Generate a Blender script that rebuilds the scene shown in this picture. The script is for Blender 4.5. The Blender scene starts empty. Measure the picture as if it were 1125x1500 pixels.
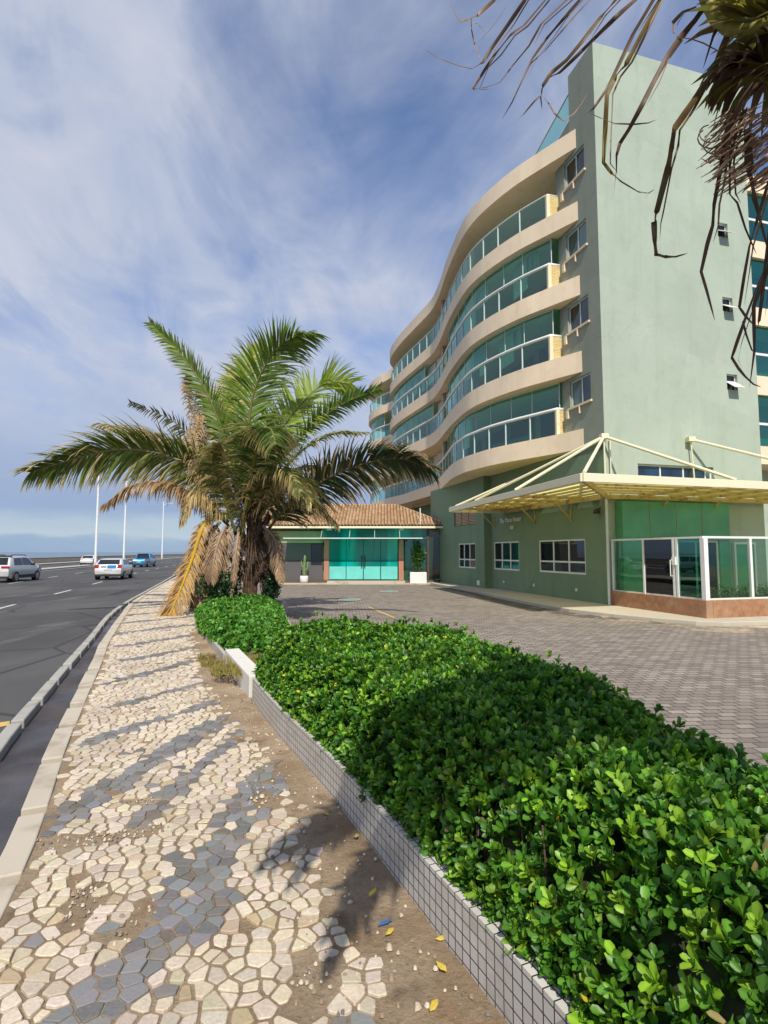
import bpy, math, random
import numpy as np
from mathutils import Vector, Matrix
random.seed(7); RNG=np.random.default_rng(11)
sc=bpy.context.scene; COL=sc.collection
PI=math.pi; R=math.radians
V=Vector
# ------------------------------------------------------------------ camera
EYE=1.75; PITCH=R(4.25); FOC=790.0
cd=bpy.data.cameras.new('camera'); cam=bpy.data.objects.new('camera',cd); COL.objects.link(cam)
cam.location=(0,0,EYE); cam.rotation_euler=(PI/2+PITCH,0,0)
cd.sensor_fit='VERTICAL'; cd.sensor_height=36; cd.lens=FOC/1500*36; cd.clip_start=.05; cd.clip_end=30000
sc.camera=cam
def ray(px,py):
    a=(px-562.5)/FOC; b=(750-py)/FOC
    return V((a, math.cos(PITCH)-b*math.sin(PITCH), math.sin(PITCH)+b*math.cos(PITCH)))
def aty(px,py,Y):          # a survey helper: point at distance Y seen in that direction
    d=ray(px,py); return V((0,0,EYE))+d*(Y/d.y)
def atz(px,py,z):
    d=ray(px,py); return V((0,0,EYE))+d*((z-EYE)/d.z)
# building frame: u along the facade, v outwards from it
ANG=R(15.4)
P0=V((8.275,19.98,0)); UU=V((-math.sin(ANG),math.cos(ANG),0)); NN=V((-math.cos(ANG),-math.sin(ANG),0))
def W(u,v,z): return P0+UU*u+NN*v+V((0,0,z))
LOT=-.30; PLAT=-.18; ROAD=-.17
# ------------------------------------------------------------------ object helpers
def tag(o,label=None,cat=None,group=None,kind=None):
    if label: o['label']=label
    if cat: o['category']=cat
    if group: o['group']=group
    if kind: o['kind']=kind
    return o
def thing(name,label,cat,loc=(0,0,0),rz=0,group=None):
    o=bpy.data.objects.new(name,None); COL.objects.link(o); o.empty_display_size=.2
    o.location=loc; o.rotation_euler=(0,0,rz)
    return tag(o,label,cat,group)
def wloc(o):
    l=V((0,0,0))
    while o is not None: l=l+o.location; o=o.parent
    return l
class MB:
    def __init__(s): s.v=[]; s.f=[]; s.mi=[]; s.c=[]
    def add(s,vs,fs,m=0,c=None):
        b=len(s.v); s.v+= [tuple(x) for x in vs]
        for f in fs: s.f.append(tuple(b+i for i in f)); s.mi.append(m)
        s.c += [c if c else (1,1,1)]*len(vs) if not isinstance(c,list) else c
        return s
    def box(s,lo,hi,fr=None,m=0):
        x0,y0,z0=lo; x1,y1,z1=hi
        vs=[(x0,y0,z0),(x1,y0,z0),(x1,y1,z0),(x0,y1,z0),(x0,y0,z1),(x1,y0,z1),(x1,y1,z1),(x0,y1,z1)]
        if fr: vs=[fr(*p) for p in vs]
        return s.add(vs,[(0,3,2,1),(4,5,6,7),(0,1,5,4),(1,2,6,5),(2,3,7,6),(3,0,4,7)],m)
    def prism(s,poly,z0,z1,m=0):
        n=len(poly); a=[(p[0],p[1],z0) for p in poly]; b=[(p[0],p[1],z1) for p in poly]
        return s.add(a+b,[tuple(range(n))[::-1],tuple(range(n,2*n))]+[(i,(i+1)%n,n+(i+1)%n,n+i) for i in range(n)],m)
    def tube(s,pts,r,k=8,m=0,caps=True,c=None):
        pts=[V(p) for p in pts]; n=len(pts); rs=r if isinstance(r,(list,tuple)) else [r]*n
        vs=[]; up=None
        for i,p in enumerate(pts):
            t=(pts[min(i+1,n-1)]-pts[max(i-1,0)]).normalized()
            if up is None: up=t.orthogonal().normalized()
            a=(up-t*up.dot(t)); a=a.normalized() if a.length>1e-6 else t.orthogonal().normalized()
            up=a; b=t.cross(a)
            for j in range(k):
                q=2*PI*j/k; vs.append(p+a*(rs[i]*math.cos(q))+b*(rs[i]*math.sin(q)))
        fs=[(i*k+j,i*k+(j+1)%k,(i+1)*k+(j+1)%k,(i+1)*k+j) for i in range(n-1) for j in range(k)]
        if caps: fs+= [tuple(range(k))[::-1],tuple(range((n-1)*k,n*k))]
        return s.add(vs,fs,m,c)
    def lathe(s,prof,o=(0,0,0),k=20,m=0):
        o=V(o); vs=[]; n=len(prof)
        for r,z in prof:
            for j in range(k):
                q=2*PI*j/k; vs.append(o+V((r*math.cos(q),r*math.sin(q),z)))
        fs=[(i*k+j,i*k+(j+1)%k,(i+1)*k+(j+1)%k,(i+1)*k+j) for i in range(n-1) for j in range(k)]
        fs+=[tuple(range(k))[::-1],tuple(range((n-1)*k,n*k))]
        return s.add(vs,fs,m)
    def strip(s,A,B,m=0):   # quads between two polylines
        n=len(A); return s.add(list(A)+list(B),[(i,i+1,n+i+1,n+i) for i in range(n-1)],m)
    def ribbon(s,path,o0,o1,z0,z1,m=0,close=True):   # solid following a plan polyline between two offsets
        l0=offset(path,o0); l1=offset(path,o1); n=len(path)
        vs=[(p[0],p[1],z) for z in (z0,z1) for l in (l0,l1) for p in l]
        f=[]
        for i in range(n-1):
            f+=[(i,i+1,n+i+1,n+i),(2*n+i,3*n+i,3*n+i+1,2*n+i+1),(i,2*n+i,2*n+i+1,i+1),(n+i,n+i+1,3*n+i+1,3*n+i)]
        f+=[(0,n,3*n,2*n),(n-1,3*n-1,4*n-1,2*n-1)]
        return s.add(vs,f,m)
    def build(s,name,mats,parent=None,smooth=False,kind=None,bevel=0,color=False):
        me=bpy.data.meshes.new(name); o=V((0,0,0))
        if parent is not None: o=wloc(parent)
        me.from_pydata([(x-o.x,y-o.y,z-o.z) for x,y,z in s.v],[],s.f)
        mats=mats if isinstance(mats,(list,tuple)) else [mats]
        for m in mats: me.materials.append(m)
        if len(mats)>1: me.polygons.foreach_set('material_index',s.mi)
        if smooth: me.polygons.foreach_set('use_smooth',[True]*len(me.polygons))
        if color:
            at=me.attributes.new('col','FLOAT_COLOR','POINT')
            at.data.foreach_set('color',[x for c in s.c for x in (c[0],c[1],c[2],1)])
        me.update()
        ob=bpy.data.objects.new(name,me); COL.objects.link(ob)
        if parent is not None: ob.parent=parent
        if kind: ob['kind']=kind
        if bevel:
            b=ob.modifiers.new('bevel','BEVEL'); b.width=bevel; b.segments=2; b.limit_method='ANGLE'
        return ob
def trimesh(name,verts,tris,mat,parent=None,cols=None,smooth=True,kind=None):
    me=bpy.data.meshes.new(name); verts=np.asarray(verts,np.float32); tris=np.asarray(tris,np.int32)
    if parent is not None: verts=verts-np.array(wloc(parent),np.float32)
    me.vertices.add(len(verts)); me.vertices.foreach_set('co',verts.ravel())
    n=len(tris); me.loops.add(3*n); me.loops.foreach_set('vertex_index',tris.ravel())
    me.polygons.add(n); me.polygons.foreach_set('loop_start',np.arange(0,3*n,3,dtype=np.int32))
    me.materials.append(mat)
    me.update(calc_edges=True)
    me.polygons.foreach_set('use_smooth',np.full(n,smooth))
    if cols is not None:
        at=me.attributes.new('col','FLOAT_COLOR','POINT')
        c=np.ones((len(verts),4),np.float32); c[:,:3]=cols; at.data.foreach_set('color',c.ravel())
    me.validate()
    ob=bpy.data.objects.new(name,me); COL.objects.link(ob)
    if parent is not None: ob.parent=parent
    if kind: ob['kind']=kind
    return ob
def offset(path,d):        # left-hand offset of a plan polyline
    out=[]; n=len(path)
    for i in range(n):
        a=path[max(i-1,0)]; b=path[min(i+1,n-1)]
        tx,ty=b[0]-a[0],b[1]-a[1]; l=math.hypot(tx,ty)
        out.append((path[i][0]-ty/l*d,path[i][1]+tx/l*d))
    return out
def spline(pts,n):         # Catmull-Rom through points of any dimension
    P=[np.array(p,float) for p in pts]; P=[2*P[0]-P[1]]+P+[2*P[-1]-P[-2]]
    out=[]; m=len(P)-3
    for i in range(n+1):
        t=i/n*m; k=min(int(t),m-1); t-=k; a,b,c,d=P[k:k+4]
        out.append(.5*((2*b)+(c-a)*t+(2*a-5*b+4*c-d)*t*t+(3*b-a-3*c+d)*t**3))
    return out
def clone(o,loc=None,rz=None,label=None):
    c=o.copy(); COL.objects.link(c)
    if loc is not None: c.location=loc
    if rz is not None: c.rotation_euler=(0,0,rz)
    if label: c['label']=label
    for ch in [x for x in bpy.data.objects if x.parent==o]:
        d=clone(ch); d.parent=c
    return c
# ------------------------------------------------------------------ materials
class NT:
    def __init__(s,name):
        s.m=bpy.data.materials.new(name); s.m.use_nodes=True; s.t=s.m.node_tree; s.t.nodes.clear()
        s.out=s.n('ShaderNodeOutputMaterial')
    def n(s,t,**k):
        x=s.t.nodes.new(t)
        for a,b in k.items(): setattr(x,a,b)
        return x
    def l(s,a,b): s.t.links.new(a,b)
    def set(s,sock,v):
        if isinstance(v,bpy.types.NodeSocket): s.l(v,sock)
        elif isinstance(v,(tuple,list)) and len(v)==3 and sock.type=='RGBA': sock.default_value=(*v,1)
        else: sock.default_value=v
    def pos(s,scale=(1,1,1),rot=(0,0,0)):
        g=s.n('ShaderNodeNewGeometry'); m=s.n('ShaderNodeMapping'); s.l(g.outputs['Position'],m.inputs[0])
        m.inputs['Scale'].default_value=scale; m.inputs['Rotation'].default_value=rot; return m.outputs[0]
    def noise(s,sc,vec=None,detail=5,rough=.55,dist=0):
        x=s.n('ShaderNodeTexNoise'); s.l(vec if vec is not None else s.pos(),x.inputs['Vector'])
        x.inputs['Scale'].default_value=sc; x.inputs['Detail'].default_value=detail; x.inputs['Roughness'].default_value=rough; x.inputs['Distortion'].default_value=dist
        return x.outputs['Fac']
    def ramp(s,fac,a,b,c0=(0,0,0),c1=(1,1,1)):
        r=s.n('ShaderNodeValToRGB'); s.l(fac,r.inputs[0]); e=r.color_ramp.elements
        e[0].position=a; e[1].position=b; e[0].color=(*c0,1); e[1].color=(*c1,1); return r.outputs[0]
    def mix(s,f,a,b,mode='MIX'):
        x=s.n('ShaderNodeMix',data_type='RGBA',blend_type=mode)
        s.set(x.inputs[0],f); s.set(x.inputs[6],a); s.set(x.inputs[7],b); return x.outputs[2]
    def math(s,op,a,b=0):
        x=s.n('ShaderNodeMath',operation=op); s.set(x.inputs[0],a); s.set(x.inputs[1],b); return x.outputs[0]
    def bump(s,h,strength=.3,dist=.02,nrm=None):
        x=s.n('ShaderNodeBump'); x.inputs['Strength'].default_value=strength; x.inputs['Distance'].default_value=dist; s.l(h,x.inputs['Height'])
        if nrm is not None: s.l(nrm,x.inputs['Normal'])
        return x.outputs[0]
    def bsdf(s,col,rough=.7,metal=0,spec=.5,nrm=None,link=True,coat=0):
        p=s.n('ShaderNodeBsdfPrincipled'); s.set(p.inputs['Base Color'],col); s.set(p.inputs['Roughness'],rough)
        p.inputs['Metallic'].default_value=metal; s.set(p.inputs['Specular IOR Level'],spec); p.inputs['Coat Weight'].default_value=coat; p.inputs['Coat Roughness'].default_value=.04
        if nrm is not None: s.l(nrm,p.inputs['Normal'])
        if link: s.l(p.outputs[0],s.out.inputs[0])
        return p.outputs[0]
def plain(name,col,rough=.6,metal=0,var=.12,sc=6,coat=0,spec=.5):
    t=NT(name); f=t.noise(sc,detail=4); k=t.ramp(f,.3,.7,tuple(c*(1-var) for c in col),tuple(min(1,c*(1+var*.5)) for c in col))
    t.bsdf(k,rough,metal,spec,coat=coat); return t.m
def plaster(name,col,stain=(.5,.5,.47),amount=.35,streak=True,rough=.85,panels=False):
    t=NT(name); base=t.mix(t.ramp(t.noise(.35,detail=6),.3,.7),tuple(c*.92 for c in col),tuple(c*1.05 for c in col))
    blot=t.ramp(t.noise(2.2,detail=8,rough=.65),.5,.75)
    if streak:
        st=t.ramp(t.noise(1.0,t.pos((2.2,2.2,.12)),detail=6,rough=.6),.52,.75)
        blot=t.mix(.5,blot,st)
    if panels:
        bk=t.n('ShaderNodeTexBrick'); mp_=t.pos(rot=(PI/2,0,-ANG)); t.l(mp_,bk.inputs[0]); bk.inputs['Scale'].default_value=1; bk.inputs['Brick Width'].default_value=2.6; bk.inputs['Row Height'].default_value=1.575; bk.inputs['Mortar Size'].default_value=.008; bk.inputs['Color1'].default_value=(.92,.92,.92,1); bk.inputs['Color2'].default_value=(1.03,1.03,1.03,1); bk.inputs['Mortar'].default_value=(.84,.84,.83,1)
        base=t.mix(t.ramp(t.noise(.5,detail=5),.35,.65,(.25,.25,.25),(.95,.95,.95)),base,t.mix(1.0,base,bk.outputs[0],'MULTIPLY'))
        vo=t.n('ShaderNodeTexVoronoi',feature='DISTANCE_TO_EDGE'); nn=t.n('ShaderNodeTexNoise'); t.l(t.pos(),nn.inputs[0]); nn.inputs['Scale'].default_value=.7; nn.inputs['Detail'].default_value=6; t.l(t.mix(.5,t.pos((.3,.3,.35)),nn.outputs['Color']),vo.inputs[0]); vo.inputs['Scale'].default_value=1.1
        ck=t.math('MULTIPLY',t.ramp(vo.outputs['Distance'],.0,.006,(1,1,1),(0,0,0)),t.ramp(t.noise(.4,detail=3),.5,.6)); base=t.mix(t.math('MULTIPLY',ck,.35),base,tuple(c*.5 for c in col))
    dirt=tuple(c*s for c,s in zip(col,stain))
    c=t.mix(t.math('MULTIPLY',blot,amount),base,dirt)
    nz=t.noise(60,detail=4); t.bsdf(c,rough,0,.25,t.bump(nz,.15,.01)); return t.m
def paneglass(name,tint,spec=(.9,.95,.95),rough=.01,boost=.06,ior=1.5):
    t=NT(name); tr=t.n('ShaderNodeBsdfTransparent'); t.set(tr.inputs[0],tint)
    gl=t.n('ShaderNodeBsdfGlossy'); t.set(gl.inputs[0],spec); gl.inputs['Roughness'].default_value=rough
    nz=t.noise(.9,detail=2); t.l(t.bump(nz,.04,.05),gl.inputs['Normal'])
    g=t.n('ShaderNodeNewGeometry'); dp=t.n('ShaderNodeVectorMath',operation='DOT_PRODUCT'); t.l(g.outputs['Normal'],dp.inputs[0]); t.l(g.outputs['Incoming'],dp.inputs[1])
    f=t.math('POWER',t.math('SUBTRACT',1,t.math('ABSOLUTE',dp.outputs['Value'])),5); f=t.math('ADD',t.math('MULTIPLY',f,.85),boost)
    mx=t.n('ShaderNodeMixShader'); t.l(f,mx.inputs[0]); t.l(tr.outputs[0],mx.inputs[1]); t.l(gl.outputs[0],mx.inputs[2])
    t.l(mx.outputs[0],t.out.inputs[0]); return t.m
def leafmat(name,rough=.35,trans=.35,spec=.5):
    t=NT(name); a=t.n('ShaderNodeAttribute',attribute_name='col')
    p=t.bsdf(a.outputs['Color'],rough,0,spec,link=False)
    tl=t.n('ShaderNodeBsdfTranslucent'); hs=t.n('ShaderNodeHueSaturation'); hs.inputs['Value'].default_value=1.5; t.l(a.outputs['Color'],hs.inputs['Color']); t.l(hs.outputs[0],tl.inputs[0])
    mx=t.n('ShaderNodeMixShader'); mx.inputs[0].default_value=trans; t.l(p,mx.inputs[1]); t.l(tl.outputs[0],mx.inputs[2]); t.l(mx.outputs[0],t.out.inputs[0]); return t.m
M={}
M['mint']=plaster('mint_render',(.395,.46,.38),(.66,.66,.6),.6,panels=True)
M['mint_shade']=plaster('mint_render_shaded',(.31,.335,.265),(.62,.6,.55),.6,panels=True)  # same paint as mint, darkened: the side wall's shade put into the colour
M['cream']=plaster('cream_render',(.83,.68,.50),(.64,.58,.5),.55)
M['beige']=plaster('beige_render',(.5,.4,.28),(.7,.65,.6),.3,False)
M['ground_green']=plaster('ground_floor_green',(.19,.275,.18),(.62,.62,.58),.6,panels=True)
M['white']=plain('white_paint',(.78,.78,.76),.4,0,.08,3)
M['alu']=plain('pale_metal',(.62,.68,.66),.35,0,.08,4)
M['rust_cream']=None
t=NT('rusting_cream_steel'); c=t.mix(t.ramp(t.noise(2.6,detail=8,rough=.7),.54,.64),(.50,.38,.15),(.26,.12,.03)); t.bsdf(c,.6,0,.3); M['rust_cream']=t.m
t=NT('cream_steel'); c=t.mix(t.ramp(t.noise(1.2,t.pos((1,1,3)),detail=8,rough=.7),.62,.74),(.76,.70,.50),(.5,.36,.2)); t.bsdf(c,.55,0,.3); M['cream_steel']=t.m
M['railglass']=paneglass('green_railing_glass',(.42,.76,.68),(.65,.95,.9),boost=.12)
M['glazing']=paneglass('dark_green_glazing',(.30,.66,.54),(.6,.95,.86),boost=.13)
M['clearglass']=paneglass('clear_glass',(.80,.92,.86),boost=.04)
t=NT('yellowed_canopy_sheet'); p=t.bsdf(t.mix(t.ramp(t.noise(1.3,detail=6),.35,.65),(.55,.56,.22),(.42,.40,.14)),.5,link=False)
tl=t.n('ShaderNodeBsdfTranslucent'); t.set(tl.inputs[0],(.95,.93,.42)); mx=t.n('ShaderNodeMixShader'); mx.inputs[0].default_value=.6
t.l(p,mx.inputs[1]); t.l(tl.outputs[0],mx.inputs[2]); t.l(mx.outputs[0],t.out.inputs[0]); M['canopy']=t.m
def darkglass(name,col,rough=.04,sc=.6):
    t=NT(name); c=t.mix(t.ramp(t.noise(sc,t.pos((3,3,.4)),detail=3),.4,.6),col,tuple(x*.45 for x in col)); t.bsdf(c,rough,0,.8,t.bump(t.noise(1.1,detail=1),.03,.05)); return t.m
M['winglass']=darkglass('window_glass',(.018,.05,.055)); M['blueglass']=darkglass('blue_window_glass',(.02,.05,.10)); M['doorglass']=darkglass('dark_door_glass',(.012,.014,.018),.02)
M['curtain']=darkglass('curtained_window_glass',(.10,.19,.16)); M['brownglass']=darkglass('brown_window_glass',(.05,.045,.035))
M['teal']=darkglass('teal_glass',(0,.40,.34),.1,.3); M['teal_pale']=plain('pale_teal_film',(.16,.60,.55),.3,0,.1,2)
M['green_panel']=plain('green_film_glass',(.10,.34,.17),.15,0,.25,.8)
M['granite']=None
t=NT('red_brown_granite'); c=t.mix(t.ramp(t.noise(5,detail=8,rough=.7),.35,.65),(.26,.12,.06),(.40,.21,.115)); c=t.mix(t.math('MULTIPLY',t.ramp(t.noise(.8,detail=5),.5,.7),.5),c,(.46,.33,.2)); t.bsdf(c,.35,0,.4); M['granite']=t.m
t=NT('yellow_mosaic'); b=t.n('ShaderNodeTexBrick'); t.l(t.pos((1,1,1),(PI/2,0,0)),b.inputs[0]); b.inputs['Scale'].default_value=1; b.inputs['Brick Width'].default_value=.22; b.inputs['Row Height'].default_value=.07; b.inputs['Mortar Size'].default_value=.006
b.inputs['Color1'].default_value=(.62,.45,.17,1); b.inputs['Color2'].default_value=(.70,.58,.30,1); b.inputs['Mortar'].default_value=(.4,.3,.15,1); t.bsdf(b.outputs[0],.6,nrm=t.bump(b.outputs[1],-.4,.01)); M['mosaic']=t.m
M['darkwood']=plain('dark_wood_slats',(.10,.055,.03),.6,0,.4,9); M['louver']=plain('tan_louver',(.52,.38,.25),.7)
M['grey_wall']=plaster('dark_grey_wall',(.11,.105,.11),(.8,.8,.8),.3); M['lime_wall']=plaster('pale_lime_wall',(.38,.48,.26),(.8,.8,.7),.3)
M['terracotta']=plaster('terracotta_column',(.42,.21,.14),(.7,.7,.7),.3)
M['interior']=plain('room_interior',(.25,.21,.16),.9,0,.4,.5)
M['black']=plain('black_rubber',(.02,.02,.022),.6,0,.2,8)
M['concrete']=plaster('worn_concrete',(.44,.41,.36),(.6,.57,.5),.5,False)
M['kerbstone']=plaster('kerb_concrete',(.38,.365,.335),(.5,.48,.45),.8,False)
M['border']=plaster('pale_kerb_border',(.50,.44,.355),(.48,.43,.37),.9,False)
M['soil']=plaster('planter_soil',(.16,.11,.07),(.6,.6,.5),.6,False)
# ------------------------------------------------------------------ ground, road, pavement
# terrain
t=NT('sandy_ground'); c=t.mix(t.ramp(t.noise(.3,detail=8),.4,.6),(.30,.25,.18),(.24,.22,.16)); t.bsdf(c,.95); M['ground']=t.m
KERB=[(2.6,-7),(.35,-2),(-1.2,.9),(-2.1,2.5),(-3.35,4.75),(-4.42,7.29),(-6.06,11.36),(-8.62,17.8),(-12.0,28.5),(-21.0,58),(-31,96),(-43,140),(-56,200),(-80,320),(-118,520)]
KERB=[tuple(p) for p in spline(KERB,110)]     # right foot of the low kerb, seen from the road
far_edge=offset(KERB,26.5)
mb=MB(); shore=offset(KERB,29.5)
mb.strip([(p[0],p[1],-.45) for p in shore],[(p[0]+600,p[1],-.45) for p in shore]); mb.build('ground',M['ground'],kind='structure')
t=NT('sea_water'); nz=t.noise(.25,t.pos((.6,1.4,1)),detail=6); c=t.ramp(t.noise(.01,t.pos((.4,2,1)),detail=4),.4,.65,(.035,.075,.115),(.06,.115,.155)); t.bsdf(c,.18,0,.5,t.bump(nz,.6,.5)); M['sea']=t.m
mb=MB(); mb.add([(-16000,-3000,-3.2),(2500,-3000,-3.2),(2500,22000,-3.2),(-16000,22000,-3.2)],[(0,1,2,3)]); mb.build('sea',M['sea'],kind='structure')
# asphalt
t=NT('asphalt'); f=t.noise(90,detail=6,rough=.7); patch=t.ramp(t.noise(.22,t.pos((1,.55,1),(0,0,.35)),detail=6,rough=.6),.42,.62)
c=t.mix(patch,(.046,.045,.048),(.10,.096,.094)); c=t.mix(t.ramp(t.noise(.8,t.pos((1.6,.3,1),(0,0,.35)),detail=7,rough=.65),.56,.72),c,(.155,.145,.135)); c=t.mix(.35,c,t.ramp(f,.3,.7,(.03,.03,.03),(.17,.165,.16)))
vo=t.n('ShaderNodeTexVoronoi',feature='DISTANCE_TO_EDGE'); t.l(t.mix(.25,t.pos(),t.n('ShaderNodeTexNoise').outputs['Color']),vo.inputs[0]); vo.inputs['Scale'].default_value=.33
ck=t.ramp(vo.outputs['Distance'],.004,.012,(1,1,1),(0,0,0)); c=t.mix(t.math('MULTIPLY',ck,.6),c,(.02,.02,.02))
t.bsdf(c,.85,0,.3,t.bump(f,.5,.01)); M['asphalt']=t.m
mb=MB(); mb.strip([(p[0],p[1],ROAD) for p in offset(KERB,.02)],[(p[0],p[1],ROAD) for p in offset(KERB,14.3)]); mb.strip([(p[0],p[1],ROAD) for p in offset(KERB,16.2)],[(p[0],p[1],ROAD) for p in offset(KERB,23.2)]); mb.build('road',M['asphalt'],kind='structure')
t=NT('worn_white_line'); c=t.mix(t.ramp(t.noise(14,detail=6,rough=.7),.5,.66),(.62,.61,.57),(.2,.19,.18)); t.bsdf(c,.7); M['line']=t.m
t=NT('worn_yellow_line'); c=t.mix(t.ramp(t.noise(14,detail=6),.5,.7),(.62,.42,.12),(.3,.22,.1)); t.bsdf(c,.7); M['yline']=t.m
# arc-length walk for dashes
def walk(path,step=.5):
    out=[]; acc=0
    for a,b in zip(path,path[1:]):
        L=math.hypot(b[0]-a[0],b[1]-a[1]); n=max(1,int(L/step))
        for i in range(n): out.append((acc+L*i/n,a[0]+(b[0]-a[0])*i/n,a[1]+(b[1]-a[1])*i/n))
        acc+=L
    return out
mb=MB()
def dashes(off,start,on,gap,w=.13,z=ROAD+.004,end=230,m=0):
    pts=walk(offset(KERB,off),.4); s=start
    while s<end:
        seg=[(x,y) for (q,x,y) in pts if s<=q<=s+on]
        if len(seg)>1: mb.strip([(x,y,z) for x,y in offset(seg,-w/2)],[(x,y,z) for x,y in offset(seg,w/2)],m)
        s+=on+gap
s0=[q for q,x,y in walk(offset(KERB,4.0),.4) if y>17.0][0]
dashes(4.0,s0-7.8*3,3.3,4.6)
s1=[q for q,x,y in walk(offset(KERB,9.0),.4) if y>32.8][0]
dashes(9.0,s1-7.9*4,3.3,4.6)
dashes(13.9,5,400,0,.16)
mb.add([atz(-12,1067,ROAD+.005),atz(14,1062,ROAD+.005),atz(14,1056,ROAD+.005),atz(-12,1060,ROAD+.005)],[(0,1,2,3)],1)
mb.build('lane_markings',[M['line'],M['yline']],kind='structure')
# median and far kerbs
mb=MB(); mb.ribbon(KERB,14.35,16.15,-.44,-.04); mb.ribbon(KERB,23.25,27.4,-.44,-.03); mb.build('median',M['concrete'],kind='structure')
# sea parapet
pw=[p for p in offset(KERB,25.6) if p[1]>5]
o=thing('sea_wall','long low tan parapet wall between the far carriageway and the sea','wall',(*pw[0],0))
mb=MB(); mb.ribbon(pw,-.15,.15,-.03,.72); mb.build('parapet',plaster('tan_parapet',(.44,.36,.25),(.6,.55,.5),.5),o)
mb=MB(); mb.ribbon(pw,-.2,.2,.72,.82); mb.build('coping',plain('dark_coping',(.09,.08,.07),.9),o)
# rocky shore
mb=MB(); rk=offset(KERB,60); rk=[p for p in rk if p[1]>60]
for i,p in enumerate(rk):
    for k in range(6):
        x,y=p[0]+random.uniform(-5,5),p[1]+random.uniform(-6,6); r=random.uniform(1.5,3.4); h=random.uniform(1.4,3.2)
        n=7; ring=[(x+r*math.cos(6.283*j/n)*random.uniform(.7,1.2),y+r*math.sin(6.283*j/n)*random.uniform(.7,1.2),-3.3) for j in range(n)]
        top=[(x+(a-x)*.55,y+(b-y)*.55,-3.3+h*random.uniform(.7,1.05)) for a,b,_ in ring]
        mb.add(ring+top,[tuple(range(n,2*n))]+[(j,(j+1)%n,n+(j+1)%n,n+j) for j in range(n)])
tag(mb.build('shore_rocks',plain('dark_rock',(.07,.065,.06),.9,0,.4,.5)),'dark rocks along the shoreline beyond the parapet','rocks',kind='stuff')
# low kerb, drainage channel and pale border stones
NEAR=[p for p in KERB if -6<p[1]<60]
def stones_along(path,o0,o1,z0,z1,length,gap,jit=.006):
    mb=MB(); pts=walk(path,.1); s=0; end=pts[-1][0]; i=0
    while s<end-length:
        L=length*random.uniform(.85,1.15)
        seg=[(x,y) for q,x,y in pts if s<=q<=s+L-gap]
        if len(seg)>2:
            seg=[seg[0],seg[len(seg)//2],seg[-1]]; a=random.uniform(-jit,jit)
            mb.ribbon(seg,o0+random.uniform(-jit,jit),o1+a,z0,z1+a)
        s+=L
    return mb
stones_along(NEAR,0,.13,-.42,-.06,1.1,.006,.003).build('kerb',M['kerbstone'],kind='structure',bevel=.018)
BORD=[(1.9,-7),(.25,-2),(-.75,.5),(-1.62,2.2),(-2.11,3.4),(-2.87,5.03),(-3.6,6.69),(-4.62,9.04),(-5.35,10.66),(-6.95,14.6),(-8.22,17.8),(-9.1,20.3),(-11.65,28.5),(-16.9,46),(-20.6,58)]
BORD=[tuple(p) for p in spline(BORD,80)]
stones_along(BORD,0,.16,-.40,.002,1.0,.006,.004).build('border_stones',M['border'],kind='structure',bevel=.01)
t=NT('damp_channel'); f=t.noise(40,detail=6); c=t.mix(t.ramp(t.noise(1.4,detail=5),.4,.65),(.045,.04,.042),(.085,.075,.075)); t.bsdf(c,t.ramp(t.noise(1.0),.45,.6,(.35,.35,.35),(.8,.8,.8)),0,.4,t.bump(f,.4,.01)); M['channel']=t.m
def xat(path,y):
    for a,b in zip(path,path[1:]):
        if a[1]<=y<=b[1]: return a[0]+(b[0]-a[0])*(y-a[1])/(b[1]-a[1]+1e-9)
    return None
mb=MB(); ys=[-1.5+.5*i for i in range(118)]
mb.strip([(xat(BORD,y)-.06,y,-.155) for y in ys],[(min(xat(KERB,y)-.06,xat(BORD,y)-.07),y,-.155) for y in ys])
mb.build('drain_channel',M['channel'],kind='structure')
# planter outline
PL=[(-5.6,18.5),(-5.25,15.4),(-4.2,12.45),(-2.5,8.62),(-1.62,6.68),(-1.06,5.43),(-.44,4.18),(-.06,3.34),(.27,2.59),(.47,2.15),(.80,1.35),(1.12,.5),(1.55,-.7),(2.1,-2.4)]
# earth under the stones
t=NT('trodden_earth'); f=t.noise(30,detail=9,rough=.75); big=t.ramp(t.noise(1.6,detail=6),.38,.64)
c=t.mix(big,(.30,.215,.135),(.45,.345,.24)); c=t.mix(t.ramp(f,.48,.8),c,(.19,.13,.08)); c=t.mix(t.ramp(t.noise(120,detail=3),.62,.72),c,(.5,.42,.32)); c=t.mix(t.math('MULTIPLY',t.ramp(t.noise(2.6,detail=4),.60,.74),.6),c,(.30,.14,.06)); c=t.mix(t.math('MULTIPLY',t.ramp(t.noise(3.4,detail=4),.60,.72),.75),c,(.10,.075,.045))
t.bsdf(c,.95,0,.15,t.bump(f,.9,.03)); M['earth']=t.m
L1=spline(BORD,140); L2=spline([(3.4,-7)]+PL[::-1]+[(-7,24),(-10,33),(-14,44),(-20.3,59)],140)
mb=MB(); ncol=14; vs=[]; 
for a,b in zip(L1,L2):
    for k in range(ncol):
        s=k/(ncol-1); vs.append((a[0]+(b[0]+.1-a[0])*s,a[1]+(b[1]-a[1])*s,-.014+.006*math.sin(7*a[1]+k)))
mb.add(vs,[(i*ncol+k,i*ncol+k+1,(i+1)*ncol+k+1,(i+1)*ncol+k) for i in range(len(L1)-1) for k in range(ncol-1)])
mb.build('pavement_bed',M['earth'],kind='structure',smooth=True)
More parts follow.
